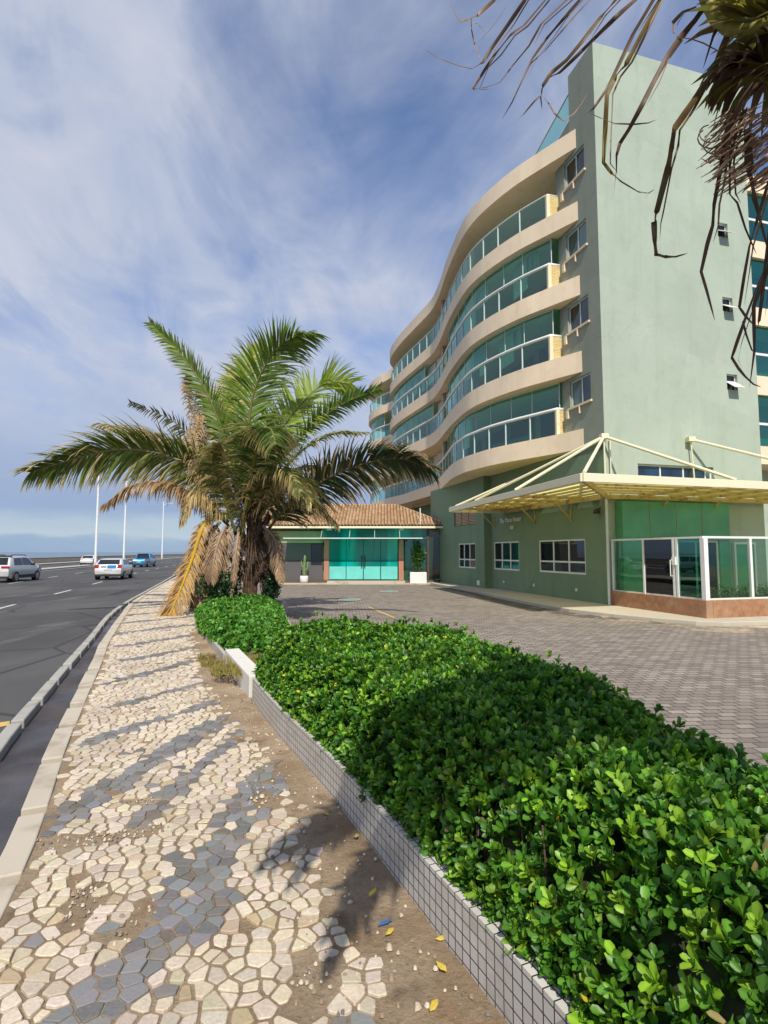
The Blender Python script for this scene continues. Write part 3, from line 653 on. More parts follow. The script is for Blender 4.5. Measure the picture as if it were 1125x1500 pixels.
# canopy: steel frame with yellowed sheets, hung from rods
CZ=3.74
cp=[(8.0,2.95),(-3.95,3.85),(-3.75,-9.0),(-.06,-9.0),(-.06,.06),(8.0,.06)]
mb=MB()
def beam(mb,a,b,w,z0,z1,m=0):
    a=V(a); b=V(b); d=(b-a).normalized(); n=V((-d.y,d.x))*w/2
    q=[a+n,a-n,b-n,b+n]; mb.add([W(p.x,p.y,z) for z in (z0,z1) for p in q],[(3,2,1,0),(4,5,6,7),(0,1,5,4),(1,2,6,5),(2,3,7,6),(3,0,4,7)],m)
beam(mb,cp[0],cp[1],.12,CZ-.0,CZ+.24); 
beam(mb,cp[1],cp[2],.12,CZ-.005,CZ+.245); beam(mb,cp[0],(8.0,.1),.10,CZ-.01,CZ+.2)
cano=mb.build('canopy',M['cream_steel'],B,bevel=.01)
mb=MB()
def lerp(a,b,s): return (a[0]+(b[0]-a[0])*s,a[1]+(b[1]-a[1])*s)
def rib(*a): q=MB(); beam(q,*a); q.build('rafter',M['rust_cream'],cano)
for i in range(1,8):       # ribs from the side wall to the eaves
    u=8.0-1.5*i+.7
    if u>0: rib((u,.05),(u,2.95+(8-u)*.0753-.06),.07,CZ+.07,CZ+.175)
for i in range(1,7):
    w=-1.4*i; rib((-.06,w),(-3.8,w),.07,CZ+.07,CZ+.175)
rib((-.06,.06),(-3.9,3.8),.09,CZ-.01,CZ+.18)
for s in (.16,.32,.48,.64,.82):
    rib((8.0,.1+2.8*s),(-3.95*s,.1+3.75*s),.07,CZ+.11,CZ+.18); rib((-3.95*s,.1+3.75*s),(-.06-3.74*s,-9.0),.07,CZ+.11,CZ+.18)
rib((8,.14),(.1,.14),.10,CZ-.03,CZ+.14); rib((-.14,.1),(-.14,-9),.10,CZ-.03,CZ+.14)
mb=MB(); mb.add([W(a,b,CZ+.19) for a,b in cp],[(0,1,4,5),(1,2,3,4)]); mb.build('canopy_sheet',M['canopy'],cano)
mb=MB(); ap=W(-.12,.12,6.05)
for a,b in ((4.65,3.12),(.57,3.45),(-3.85,3.72),(-3.75,-1.9)):
    mb=MB(); mb.tube([ap,W(a,b,CZ+.27)],.055,8); mb.build('stay_rod',M['cream_steel'],cano)
ap2=W(-.15,-3.83,6.15)
for a,b,r in ((ap2,W(-3.7,-8.6,CZ+.27),.055),(ap2,W(-.12,-4.0,CZ+.2),.03),(W(4.6,.05,5.5),W(7.4,2.9,CZ+.25),.055),(ap,W(-.1,.1,CZ+.15),.03),(W(-.1,-.16,6.0),W(-.1,-.16,CZ+.15),.025)):
    mb=MB(); mb.tube([a,b],r,8); mb.build('stay_rod',M['cream_steel'],cano)
for q in (ap,ap2): mb=MB(); mb.box((q.x-.13,q.y-.13,q.z-.09),(q.x+.13,q.y+.13,q.z+.09)); mb.build('stay_bracket',M['cream_steel'],cano)
mb=MB()
for a,b in ((2.2,.0),(4.95,.0),(-.0,-2.2),(-.0,-4.6),(9.0,.0)):
    mb=MB(); mb.tube([W(a+(0 if a>1 else -.02),b+(.02 if a>1 else 0),CZ-.65),W(a-(.7 if a<1 else 0),b+(.7 if a>1 else 0),CZ)],.04,6)
    mb.tube([W(a,b+.02,CZ-.75),W(a,b+.02,CZ-.05)],.03,6); mb.build('wall_bracket',M['rust_cream'],cano)
# lamps under the canopy
for a,b in ((.35,.0),(-.0,-4.9)):
    mb=MB(); q=W(a-(.15 if a<.1 else 0),b+(.18 if a>.1 else 0),3.28); mb.tube([W(a,b,3.42),q+V((0,0,.05))],.025,6); mb.lathe([(.03,.1),(.10,.06),(.13,-.05),(.1,-.09)],q,12); mb.build('wall_lamp',M['black'],B)
# green glazed porch on the end wall
mb=MB(); mb.box((-.42,-5.25,2.30),(-.02,-.35,3.62),fr); mb.box((-.40,-1.6,PLAT),(-.02,-.35,2.30),fr); mb.box((-.40,-5.25,PLAT),(-.02,-4.75,2.3),fr)
pc=mb.build('porch',M['green_panel'],B)
mb=MB()
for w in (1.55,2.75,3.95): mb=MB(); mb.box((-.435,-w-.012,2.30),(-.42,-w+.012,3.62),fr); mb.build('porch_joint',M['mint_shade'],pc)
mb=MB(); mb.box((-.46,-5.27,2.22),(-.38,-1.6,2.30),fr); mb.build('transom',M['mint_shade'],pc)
frameset('door',(1.62,4.74,PLAT+.02,2.2),lambda a,d,z:W(-.30+d,-a,z),[.33,.66],[],.08,.08,M['white'],M['doorglass'],pc)
mb=MB(); mb.box((-.10,-6.76,.0),(-.02,-5.86,2.06),fr); sd=mb.build('side_door',M['green_panel'],B)
mb=MB(); mb.box((-.13,-5.85,.0),(-.01,-5.77,2.14),fr); mb.box((-.13,-6.85,.0),(-.01,-6.77,2.14),fr); mb.box((-.13,-6.77,2.06),(-.01,-5.85,2.14),fr); mb.build('door_frame',M['white'],sd)
mb=MB(); mb.tube([W(-.12,.10,PLAT),W(-.12,.10,CZ)],.05,8); mb.build('downpipe',M['alu'],B)
# ------------------------------------------------------------------ glass screen on a granite base in front of the porch
G=thing('glass_screen','white framed glass windbreak on red granite base enclosing the entrance porch','glass screen',tuple(W(-4.24,0,LOT)))
mb=MB(); mb.box((-4.24,-.25,LOT-.1),(-.02,-.0,.34),fr); mb.box((-4.25,-9.5,LOT-.1),(-3.99,-.25+.001,.342),fr)
mb.build('granite_base',M['granite'],G,bevel=.01)
def post(u,v,w=.09,z1=2.17):
    p=MB(); p.box((u-w/2,v-w/2,.34),(u+w/2,v+w/2,z1),fr); return p.build('post',M['white'],G)
for u in (-.12,-1.68,-2.98,-3.12): post(u,-.12,.075)
post(-4.12,-.13,.15,2.16); post(-4.12,-1.86); post(-4.12,-3.6); post(-4.12,-5.4)
mb=MB(); mb.box((-4.05,-.15,2.16),(-.06,-.09,2.22),fr); mb.box((-4.15,-9.5,2.16),(-4.09,-.06,2.225),fr); mb.box((-4.05,-.14,.34),(-.06,-.10,.38),fr); mb.box((-4.14,-9.5,.342),(-4.10,-.2,.385),fr); mb.build('top_rail',M['white'],G)
for a,b,m in ((-1.64,-.16,M['clearglass']),(-2.94,-1.72,M['doorglass']),(-4.05,-3.16,M['glazing'])):
    mb=MB(); mb.box((a,-.125,.38),(b,-.115,2.16),fr); mb.build('pane',m,G)
for a,b in ((-1.81,-.2),(-3.55,-1.9),(-5.35,-3.65),(-9.5,-5.45)):
    mb=MB(); mb.box((-4.125,a,.385),(-4.115,b,2.16),fr); mb.build('pane',M['clearglass'],G)
mb=MB(); mb.tube([W(-3.0,-.02,1.0),W(-3.0,.05,1.0),W(-3.0,.05,1.5),W(-3.0,-.02,1.5)],.015,6); mb.box((-3.12,-.08,1.35),(-2.98,-.02,1.6),fr); mb.build('handle',M['white'],G)
# ------------------------------------------------------------------ the gate house with teal doors
H=thing('gate_house','low reception house with terracotta tiled roof and teal glass front','house',(-1.5,35.2,LOT))
YF=35.2
mb=MB(); mb.box((-8.3,YF,-.05),(-3.98,YF+.2,2.36)); 
mb.build('grey_wall',M['grey_wall'],H)
mb=MB(); mb.box((-8.3,YF+.3,2.36),(-3.6,YF+.5,3.12)); mb.box((-8.3,YF-.02,2.36),(-3.98,YF+.5,2.44)); mb.build('parapet',M['lime_wall'],H)
mb=MB(); mb.box((-8.4,YF-.25,LOT-.1),(-3.62,YF+.3,-.05)); mb.box((1.35,YF-.25,LOT-.1),(3.5,YF+.3,-.06)); mb.build('plinth',plain('brown_plinth',(.10,.07,.055),.7),H)
mb=MB(); mb.box((-3.62,YF-.7,LOT-.1),(1.35,YF+.2,-.09)); mb.box((-9,YF-.75,LOT-.1),(4.0,YF-.26,-.22)); mb.build('threshold',M['border'],H)
for x,z in ((-3.90,-.05),(.95,-.07)): mb=MB(); mb.box((x,YF-.05,z),(x+.32,YF+.25,2.55)); mb.build('column',M['terracotta'],H)
wd=frameset('window',(-4.75,-4.02,.95,2.30),lambda a,d,z:V((a,YF-.02+d,z)),[],[],.05,.05,M['black'],M['doorglass'],H)
# teal glass: fanlight and four door leaves
mb=MB(); mb.box((-3.98,YF+.02,2.62),(3.4,YF+.05,3.42)); mb.build('fanlight',M['teal'],H)
for i in range(4):
    a=-3.58+i*1.12; mb=MB(); mb.box((a+.012,YF,-.02),(a+1.105,YF+.03,2.60))
    d=mb.build('door',M['teal'],H)
    mb=MB(); mb.box((a+.03,YF-.006,.0),(a+1.09,YF-.001,.82)); mb.build('frosted_band',M['teal_pale'],d)
    mb=MB(); mb.box((a+.012,YF-.008,-.05),(a+1.105,YF+.02,-.021)); mb.build('bottom_rail',M['black'],d)
    if i in (1,2):
        x=a+(1.02 if i==1 else .10); mb=MB(); mb.tube([(x,YF-.09,.78),(x,YF-.09,1.52)],.035,8); mb.tube([(x,YF,.86),(x,YF-.09,.86)],.02,6); mb.tube([(x,YF,1.44),(x,YF-.09,1.44)],.02,6); mb.build('handle',M['black'],d)
t=NT('teal_canopy_glass'); tr=t.n('ShaderNodeBsdfTransparent'); t.set(tr.inputs[0],(.45,.85,.72)); p=t.bsdf((.25,.62,.52),.3,link=False); mx=t.n('ShaderNodeMixShader'); mx.inputs[0].default_value=.4; t.l(tr.outputs[0],mx.inputs[1]); t.l(p,mx.inputs[2]); t.l(mx.outputs[0],t.out.inputs[0])
mb=MB(); mb.box((-6.3,YF-1.3,2.60),(2.4,YF-.01,2.63)); gc=mb.build('glass_awning',t.m,H)
mb=MB(); mb.box((-6.32,YF-1.36,2.585),(2.42,YF-1.30,2.65)); 
for x in (-4.0,-2.2,-.6,1.0): mb.tube([(x,YF-1.1,2.64),(x,YF-.0,3.38)],.015,5); mb.box((x-.02,YF-1.3,2.635),(x+.02,YF-.02,2.66))
mb.build('awning_frame',M['alu'],gc)
mb=MB(); mb.box((1.38,YF+.02,-.06),(2.78,YF+.05,2.6)); mb.build('side_glass',paneglass('teal_side_glass',(.2,.8,.68),boost=.1),H)
mb=MB(); mb.box((1.3,YF+1.6,-.06),(3.4,YF+1.7,3.4)); mb.build('lobby_back_wall',plain('lobby_wall',(.10,.30,.25),.8),H)
mb=MB(); mb.box((2.80,YF-.06,-.06),(2.92,YF+.08,3.36)); mb.build('post',M['darkwood'],H)
mb=MB(); mb.box((2.92,YF+.0,-.06),(3.62,YF+.04,3.36)); mb.build('dark_glass',darkglass('dark_green_lobby_glass',(.02,.045,.032),.05,.9),H)
mb=MB(); mb.box((-8.2,YF+.55,-.3),(3.4,YF+7.5,3.4)); mb.build('rear_walls',M['interior'],H)
for x in (-3.72,.98):
    mb=MB(); mb.box((x,YF-.22,3.16),(x+.30,YF-.05,3.32)); mb.tube([(x+.15,YF-.12,3.3),(x+.15,YF-.12,3.42)],.02,6); mb.build('floodlight',M['white'],H)
# roof of barrel tiles
t=NT('barrel_tiles'); f=t.noise(7,detail=6,rough=.7); vo=t.n('ShaderNodeTexVoronoi'); t.l(t.pos((4.6,2.4,0)),vo.inputs[0]); vo.inputs['Scale'].default_value=1
sep=t.n('ShaderNodeSeparateColor'); t.l(vo.outputs['Color'],sep.inputs[0])
c=t.mix(sep.outputs[0],(.34,.19,.10),(.52,.36,.22)); c=t.mix(t.math('MULTIPLY',t.ramp(f,.5,.68),.55),c,(.17,.12,.085)); sx=t.n('ShaderNodeSeparateXYZ'); t.l(t.pos(),sx.inputs[0]); gr=t.math('ABSOLUTE',t.math('SINE',t.math('MULTIPLY',t.math('SUBTRACT',sx.outputs[0],-9.0),PI/.215))); c=t.mix(t.ramp(gr,.15,.6,(.8,.8,.8),(0,0,0)),c,(.10,.065,.045)); t.bsdf(c,.9,0,.2); M['tiles']=t.m
mb=MB(); x0,x1=-9.0,4.15; ex=.9; per=.215; eave=(YF-.55,3.44); ridge=(38.6,5.05); nrow=11
xs=np.arange(x0,x1,per/8); 
def topfrac(x): return min(1,max(.02,(x1-x)/(x1-ex)))
for r in range(nrow):
    A=[];Bq=[]
    for x in xs:
        h=.10*abs(math.sin(PI*x/per)); s0=r/nrow; s1=(r+1.12)/nrow; tf=topfrac(x)
        s0=min(s0,tf); s1=min(s1,tf)
        A.append((x,eave[0]+(ridge[0]-eave[0])*s0,eave[1]+(ridge[1]-eave[1])*s0+h+.035)); Bq.append((x,eave[0]+(ridge[0]-eave[0])*s1,eave[1]+(ridge[1]-eave[1])*s1+h))
    mb.strip(A,Bq)
    mb.strip([(a[0],a[1],a[2]-.04) for a in A],A)
# hip side and back
mb.add([(x1,eave[0],eave[1]),(x1,ridge[0]+4,eave[1]),(ex,ridge[0],ridge[1])],[(0,1,2)]); mb.add([(x0,ridge[0]+4,eave[1]),(x1,ridge[0]+4,eave[1]),(ex,ridge[0],ridge[1]),(x0,ridge[0],ridge[1])],[(0,1,2,3)])
roof=mb.build('roof',M['tiles'],H)
mb=MB(); mb.tube([(x0,ridge[0],ridge[1]+.04),(ex,ridge[0],ridge[1]+.04)],.11,8); mb.tube([(ex,ridge[0],ridge[1]+.04),(x1,eave[0],eave[1]+.06)],.10,8); mb.build('ridge_tiles',M['tiles'],roof)
mb=MB(); mb.box((x0,eave[0]+.02,eave[1]-.16),(x1,eave[0]+.07,eave[1]-.02)); mb.box((x0,eave[0]+.07,eave[1]-.06),(x1,YF+.6,eave[1]-.03)); mb.build('fascia',M['cream_steel'],roof)
mb=MB(); mb.tube([(2.35,YF-.3,3.45),(2.35,YF-.3,4.6)],.035,6); mb.build('vent_pipe',M['white'],roof)
# pots and planters by the gate house
t_=thing('cactus_pot','white round pot holding a tall columnar cactus against the dark grey wall','plant pot',(-5.1,YF-.35,-.05))
mb=MB(); mb.lathe([(.19,0),(.26,.12),(.27,.40),(.24,.46),(.21,.46),(.20,.40)],(-5.1,YF-.55,LOT+.08),18); mb.build('pot',M['white'],t_,smooth=True)
gm=plain('cactus_green',(.16,.27,.09),.6,0,.3,10)
mb=MB()
def cactus(mb,pts,r):
    P=spline(pts,10); P=[V(p) for p in P]; mb.tube(P,[r*(1-.25*i/10)*(1 if i<10 else .4) for i in range(11)],9)
cactus(mb,[(-5.1,YF-.55,.2),(-5.09,YF-.55,.8),(-5.06,YF-.55,1.55)],.10); cactus(mb,[(-5.06,YF-.55,.6),(-4.9,YF-.55,.75),(-4.86,YF-.55,1.15)],.06); cactus(mb,[(-5.1,YF-.55,.75),(-5.27,YF-.55,.9),(-5.28,YF-.55,1.2)],.05)
mb.build('cactus',gm,t_,smooth=True)
def leafy(name,label,cat,c,size,n,leaf,cols,group=None,trunk=True,mat=None,potfn=None):
    o=thing(name,label,cat,c,0,group); c=V(c); vs=[];tr=[];cc=[]
    rn=np.random.default_rng(int(abs(c.x*100)+abs(c.y*10)))
    for i in range(n):
        d=rn.normal(size=3); d/=np.linalg.norm(d); r=rn.random()**.45
        lump=1+.25*math.sin(4*d[0]+c.x)*math.cos(3*d[1])
        p=np.array((c.x,c.y,c.z+size[2]*.55))+d*r*np.array(size)*.5*lump
        a=rn.normal(size=3); a[2]=abs(a[2])*.6; a/=np.linalg.norm(a); b=np.cross(a,rn.normal(size=3)); b/=np.linalg.norm(b)
        k=len(vs); L=leaf*rn.uniform(.7,1.3); vs+=[p,p+a*L*.5+b*L*.28,p+a*L,p+a*L*.5-b*L*.28]; tr+=[(k,k+1,k+2),(k,k+2,k+3)]
        q=np.array(cols[rn.integers(len(cols))])*rn.uniform(.7,1.25); cc+=[q]*4
    trimesh('foliage',vs,tr,mat or M['leaf'],o,cc)
    if trunk:
        for k in range(5): mb=MB(); mb.tube([(c.x,c.y,c.z),(c.x+rn.uniform(-.3,.3)*size[0]*.6,c.y+rn.uniform(-.3,.3)*size[1]*.6,c.z+size[2]*.7)],[.02,.008],5); mb.build('stem',M['bark'],o)
    return o
M['leaf']=leafmat('leaf',.42,.25,.38); M['palmleaf']=leafmat('palm_leaf',.42,.42,.35); M['bark']=plain('bark',(.12,.085,.055),.9,0,.4,6)
M['dryleaf']=leafmat('dry_leaf',.55,.18,.35)
o=thing('planter_box','long white planter box standing before the teal side glass right of the doors','planter',(2.1,YF-.5,-.06)); mb=MB(); mb.box((1.66,YF-.62,-.30),(2.72,YF-.26,.46)); mb.build('box',M['white'],o,bevel=.02)
leafy('potted_plant','tall leafy plant growing in the white planter box right of the teal doors','plant',(2.2,YF-.44,.4),(.95,.4,2.0),900,.16,[(.05,.12,.03),(.10,.2,.05)])
# box shrubs behind the glass screen
for i,(a,b,lab) in enumerate(((-3.55,-.75,'rounded green shrub behind the dark glass just left of the screen corner'),(-3.5,-1.55,'rounded green shrub behind the first glass bay right of the screen corner'),(-3.45,-2.35,'small shrub behind the screen beside the first front post'),(-3.5,-3.1,'shrub behind the screen in the second front bay'))):
    p=W(a,b,PLAT); leafy('box_shrub',lab,'shrub',tuple(p),(.78,.7,.9),900,.06,[(.05,.10,.025),(.09,.15,.04),(.12,.17,.05)],'low shrubs behind the glass screen')
# covers in the courtyard
tm=plain('verdigris_cover',(.16,.34,.29),.6,0,.3,4)
for (px,py,lab) in ((512,878,'nearer round greenish cover set in the courtyard blocks'),(570,866,'farther round greenish cover near the teal doors')):
    p=atz(px,py,LOT); o=thing('drain_cover',lab,'drain cover',tuple(p),0,'round covers in the courtyard'); mb=MB(); mb.lathe([(.40,-.05),(.40,.012),(.36,.02),(.30,.024),(.0,.024)],p,28); mb.build('lid',tm,o); mb=MB(); mb.lathe([(.5,-.05),(.5,.008),(.41,.008),(.41,-.05)],p,28); mb.build('rim',M['concrete'],o)
mb=MB(); a=atz(540,889,LOT+.006); b=atz(578,905,LOT+.006); d=V((b.y-a.y,a.x-b.x,0)).normalized()*.05; mb.add([a-d,b-d,b+d,a+d],[(0,1,2,3)]); mb.build('parking_line',M['yline'],kind='structure')
# ------------------------------------------------------------------ street lamps
def lamp(loc,rz,h,label):
    o=thing('street_lamp',label,'street lamp',loc,rz,'tall white lamps along the far kerb')
    return o
LMP=[((-44.3,57.5,-.04),'tall white street lamp whose arm reaches in at the left edge'),((-38.1,71.5,-.04),'nearest full white lamp post, behind the white hatchback'),((-44.0,91.5,-.04),'second white lamp post, between the hatchback and the blue pickup'),((-56.0,136.5,-.04),'farthest white lamp post, right of the blue pickup')]
o=thing('street_lamp',LMP[0][1],'street lamp',LMP[0][0],0,'tall white lamps along the far kerb'); b=V(LMP[0][0])
mb=MB(); mb.tube([b,b+V((0,0,12.0))],[.17,.10],10); mb.build('pole',M['white'],o)
mb=MB(); mb.lathe([(.26,0),(.26,.05),(.18,.3),(.17,.32)],b,12); mb.build('base',M['concrete'],o)
mb=MB(); mb.tube([b+V((0,0,11.2)),b+V((.9,-.2,11.5)),b+V((1.9,-.4,11.55))],[.06,.05,.05],8); mb.build('arm',M['white'],o)
mb=MB(); mb.box((b.x+1.7,b.y-.55,b.z+11.5),(b.x+2.6,b.y-.2,b.z+11.62)); mb.build('lamp_head',M['alu'],o,bevel=.03)
for loc,lab in LMP[1:]: clone(o,loc,0,lab).scale=(1,1,1.22)
# ------------------------------------------------------------------ vehicles
M['tyre']=M['black']; M['rim']=plain('alloy_rim',(.35,.35,.36),.3,.8)
M['redlamp']=plain('red_lamp',(.40,.015,.015),.15,0,.1,3,coat=1); M['plate']=plain('number_plate',(.5,.5,.48),.5)
def carpaint(name,col): 
    t=NT(name); t.bsdf(t.mix(t.ramp(t.noise(3,detail=4),.3,.8),col,tuple(c*.9 for c in col)),.28,.15,.5,coat=1); return t.m
def car(name,label,cat,loc,rz,L,Wd,top,belt,wheels,col,sidewin,rearwin,extra=None,group=None,wr=.34,roofmat=None):
    o=thing(name,label,cat,(0,0,0)); paint=carpaint(name+'_paint',col)
    ys=np.linspace(-L/2,L/2,45); tz=np.interp(ys,[p[0] for p in top],[p[1] for p in top]); Hm=max(p[1] for p in top)
    def hw(y,z):
        e=1-.10*abs(2*y/L)**5; t=1 if z<belt else 1-.24*((z-belt)/(Hm-belt)); low=1 if z>.45 else .97
        return Wd/2*e*t*low
    vs=[];n=len(ys); rows=[]
    for y,z in zip(ys,tz):
        zb=.24+.12*(abs(2*y/L)**8); zs=[zb,.42,.62,min(belt,z-.04),(min(belt,z-.04)+z-.05)/2,z-.05]
        prof=[(hw(y,q),max(q,zb)) for q in zs]+[(hw(y,z)*.90,z)]
        full=[(0,zb)]+prof+[(0,z+.01)]; ring=[(x,q) for x,q in full]+[(-x,q) for x,q in full[::-1][1:-1]]
        vs+=[(x,y,q) for x,q in ring]; k=len(ring)
    fs=[(i*k+j,i*k+(j+1)%k,(i+1)*k+(j+1)%k,(i+1)*k+j) for i in range(n-1) for j in range(k)]+[tuple(range(k))[::-1],tuple(range((n-1)*k,n*k))]
    mb=MB(); mb.add(vs,fs); body=mb.build('body',paint,o,smooth=True)
    for sx in (1,-1):
        for poly in sidewin:
            mb=MB(); q=[(sx*(hw(y,z)+.012),y,z) for y,z in poly]; q2=[(sx*(hw(y,z)-.03),y,z) for y,z in poly]; m=len(q)
            mb.add(q+q2,[tuple(range(m)) if sx>0 else tuple(range(m))[::-1]]+[(i,(i+1)%m,m+(i+1)%m,m+i) for i in range(m)]); mb.build('side_window',M['doorglass'],o)
    for (y0,z0,y1,z1,f) in rearwin:
        s=-1 if y0<0 else 1
        mb=MB(); q=[(-hw(y0,z0)*f,y0+s*.03,z0),(hw(y0,z0)*f,y0+s*.03,z0),(hw(y1,z1)*f,y1+s*.03,z1+.015),(-hw(y1,z1)*f,y1+s*.03,z1+.015)]
        q2=[(a,b-s*.06,c) for a,b,c in q]; mb.add(q+q2,[(0,1,2,3),(0,4,5,1),(1,5,6,2),(2,6,7,3),(3,7,4,0)]); mb.build('rear_window' if s<0 else 'windscreen',M['doorglass'],o)
    for wy in wheels:
        for sx in (1,-1):
            x=sx*(Wd/2-.10); mb=MB(); k=20
            def disc(r,x0,x1,mm):
                m_=MB(); a=[(x0,wy+r*math.cos(6.2832*j/k),wr+r*math.sin(6.2832*j/k)) for j in range(k)]; b=[(x1,p[1],p[2]) for p in a]
                m_.add(a+b,[tuple(range(k)),tuple(range(k,2*k))]+[(j,(j+1)%k,k+(j+1)%k,k+j) for j in range(k)]); return m_
            wh=disc(wr,x-.11,x+.11,0).build('wheel',M['tyre'],o); disc(wr*.62,x+sx*.10,x+sx*.118,0).build('rim',M['rim'],wh)
            disc(wr*1.16,x-.09-sx*.02,x+sx*.075,0).build('wheel_arch',M['black'],o)
    if extra: extra(o,hw,paint)
    mb=MB(); mb.box((-Wd*.45,-L/2-.015,.26),(Wd*.45,-L/2+.12,.40)); mb.build('rear_valance',M['black'],o)
    mb=MB(); mb.box((-.26,-L/2-.012,.62),(.26,-L/2+.02,.74)); mb.build('number_plate',M['plate'],o)
    for sx in (1,-1):
        mb=MB(); mb.box((sx*(Wd/2+.02)-.09,L*.16,belt+.02),(sx*(Wd/2+.02)+.09,L*.16+.12,belt+.17)); mb.build('wing_mirror',M['black'],o,bevel=.03)
    for c in list(o.children): pass
    o.location=loc; o.rotation_euler=(0,0,rz)
    return o
def taillights(zc,h,w,inset_=.02):
    def f(o,hw,paint):
        for sx in (1,-1):
            y=o['_r']; mb=MB(); x=sx*hw(y,zc); mb.box((min(x-sx*w,x+sx*.012),y-.03,zc-h/2),(max(x-sx*w,x+sx*.012),y+.20,zc+h/2)); mb.build('tail_light',M['redlamp'],o,bevel=.02)
    return f
def ex_suv(o,hw,paint):
    for sx in (1,-1):
        y=-2.13; mb=MB(); x=sx*hw(y,.98); mb.box((min(x-sx*.42,x+sx*.015),y-.04,.90),(max(x-sx*.42,x+sx*.015),y+.22,1.04)); mb.build('tail_light',M['redlamp'],o,bevel=.02)
        mb=MB(); mb.tube([(sx*.62,-1.5,1.68),(sx*.62,-1.4,1.74),(sx*.62,.2,1.73),(sx*.62,.3,1.66)],.025,6); mb.build('roof_rail',M['black'],o)
        mb=MB(); mb.box((sx*.90-.03,-1.1,.28),(sx*.90+.03,1.1,.46)); mb.build('sill_cladding',M['black'],o)
    mb=MB(); mb.box((-.72,-1.7,1.645),(.72,-1.55,1.70)); mb.build('spoiler',M['black'],o)
def gz(y): return ROAD
car('suv','silver compact sport utility vehicle with roof rails at the left edge','car',(-24.6,35.9,ROAD),R(8),4.3,1.82,[(-2.15,.86),(-2.12,1.02),(-1.98,1.12),(-1.72,1.58),(-1.5,1.66),(.15,1.66),(.45,1.58),(1.05,1.10),(1.85,.98),(2.08,.82),(2.15,.55)],1.02,(-1.32,1.36),(.62,.63,.62),
    [[(-1.55,1.08),(-.55,1.08),(-.55,1.56),(-1.42,1.54)],[(-.48,1.08),(.80,1.08),(.42,1.48),(.1,1.57),(-.48,1.57)]],[(-2.0,1.12,-1.74,1.56,.84),(1.02,1.10,.50,1.55,.9)],ex_suv)
def ex_hatch(o,hw,paint):
    for sx in (1,-1):
        y=-1.93; mb=MB(); x=sx*hw(y,.93); mb.box((min(x-sx*.26,x+sx*.015),y-.05,.80),(max(x-sx*.26,x+sx*.015),y+.25,1.05)); mb.build('tail_light',M['redlamp'],o,bevel=.02)
    mb=MB(); mb.box((-.05,-1.99,.80),(.52,-1.955,1.02)); mb.build('blue_decal',plain('blue_vinyl',(.03,.25,.62),.4),o)
    mb=MB(); mb.box((-.45,-1.99,.86),(-.10,-1.955,.98)); mb.build('grey_decal',plain('grey_vinyl',(.3,.33,.38),.4),o)
car('hatchback','white hatchback with red tail lights and blue tailgate sticker driving away','car',(-19.5,39.3,ROAD),R(13.5),3.95,1.84,[(-1.97,.84),(-1.95,1.0),(-1.85,1.10),(-1.40,1.39),(-1.1,1.46),(.1,1.47),(.4,1.41),(1.0,1.03),(1.7,.93),(1.9,.80),(1.97,.55)],1.0,(-1.2,1.24),(.78,.78,.77),
    [[(-1.35,1.05),(-.5,1.05),(-.5,1.39),(-1.12,1.37)],[(-.43,1.05),(.78,1.05),(.40,1.34),(.05,1.39),(-.43,1.39)]],[(-1.86,1.08,-1.42,1.38,.86),(.98,1.05,.45,1.43,.9)],ex_hatch,wr=.31)
def ex_pick(o,hw,paint):
    for sx in (1,-1):
        y=-2.58; mb=MB(); x=sx*hw(y,.9); mb.box((min(x-sx*.14,x+sx*.015),y-.04,.74),(max(x-sx*.14,x+sx*.015),y+.12,1.04)); mb.build('tail_light',M['redlamp'],o,bevel=.02)
    mb=MB(); mb.box((-.70,-2.45,1.085),(.70,-.85,1.115)); mb.build('bed_interior',M['black'],o)  # black slab laid on top; its colour stands for the shaded open bed
    mb=MB(); mb.tube([(-.7,-.9,1.1),(-.62,-.85,1.7),(.62,-.85,1.7),(.7,-.9,1.1)],.03,6); mb.build('roll_bar',M['black'],o)
car('pickup_truck','bright blue pickup truck driving away beside the farther lamp posts','truck',(-31.4,71,ROAD),R(9),5.2,1.86,[(-2.6,.95),(-2.57,1.06),(-.80,1.08),(-.72,1.12),(-.55,1.72),(-.3,1.80),(.55,1.80),(.8,1.72),(1.4,1.20),(2.3,1.10),(2.5,.95),(2.6,.6)],1.12,(-1.6,1.62),(.02,.25,.50),
    [[(-.52,1.18),(.05,1.18),(.05,1.68),(-.42,1.68)],[(.12,1.18),(1.15,1.18),(.78,1.6),(.6,1.68),(.12,1.68)]],[(-.735,1.16,-.58,1.70,.86),(1.38,1.22,.85,1.70,.9)],ex_pick,wr=.39)
def ex_sed(o,hw,paint):
    for sx in (1,-1):
        y=-2.1; mb=MB(); x=sx*hw(y,.85); mb.box((min(x-sx*.34,x+sx*.015),y-.04,.76),(max(x-sx*.34,x+sx*.015),y+.2,.92)); mb.build('tail_light',M['redlamp'],o,bevel=.02)
car('sedan','white saloon car half hidden behind the nearest full lamp post','car',(-43.0,79,ROAD),R(19),4.3,1.74,[(-2.15,.78),(-2.12,.95),(-1.55,1.02),(-.95,1.38),(-.6,1.46),(.2,1.46),(.5,1.38),(1.15,.98),(1.9,.86),(2.1,.74),(2.15,.5)],.96,(-1.3,1.36),(.78,.78,.78),
    [[(-1.1,1.0),(-.35,1.0),(-.35,1.38),(-.8,1.33)],[(-.28,1.0),(.9,1.0),(.48,1.32),(.1,1.39),(-.28,1.39)]],[(-1.50,1.04,-.98,1.38,.86),(1.1,1.0,.55,1.37,.9)],ex_sed,wr=.31)
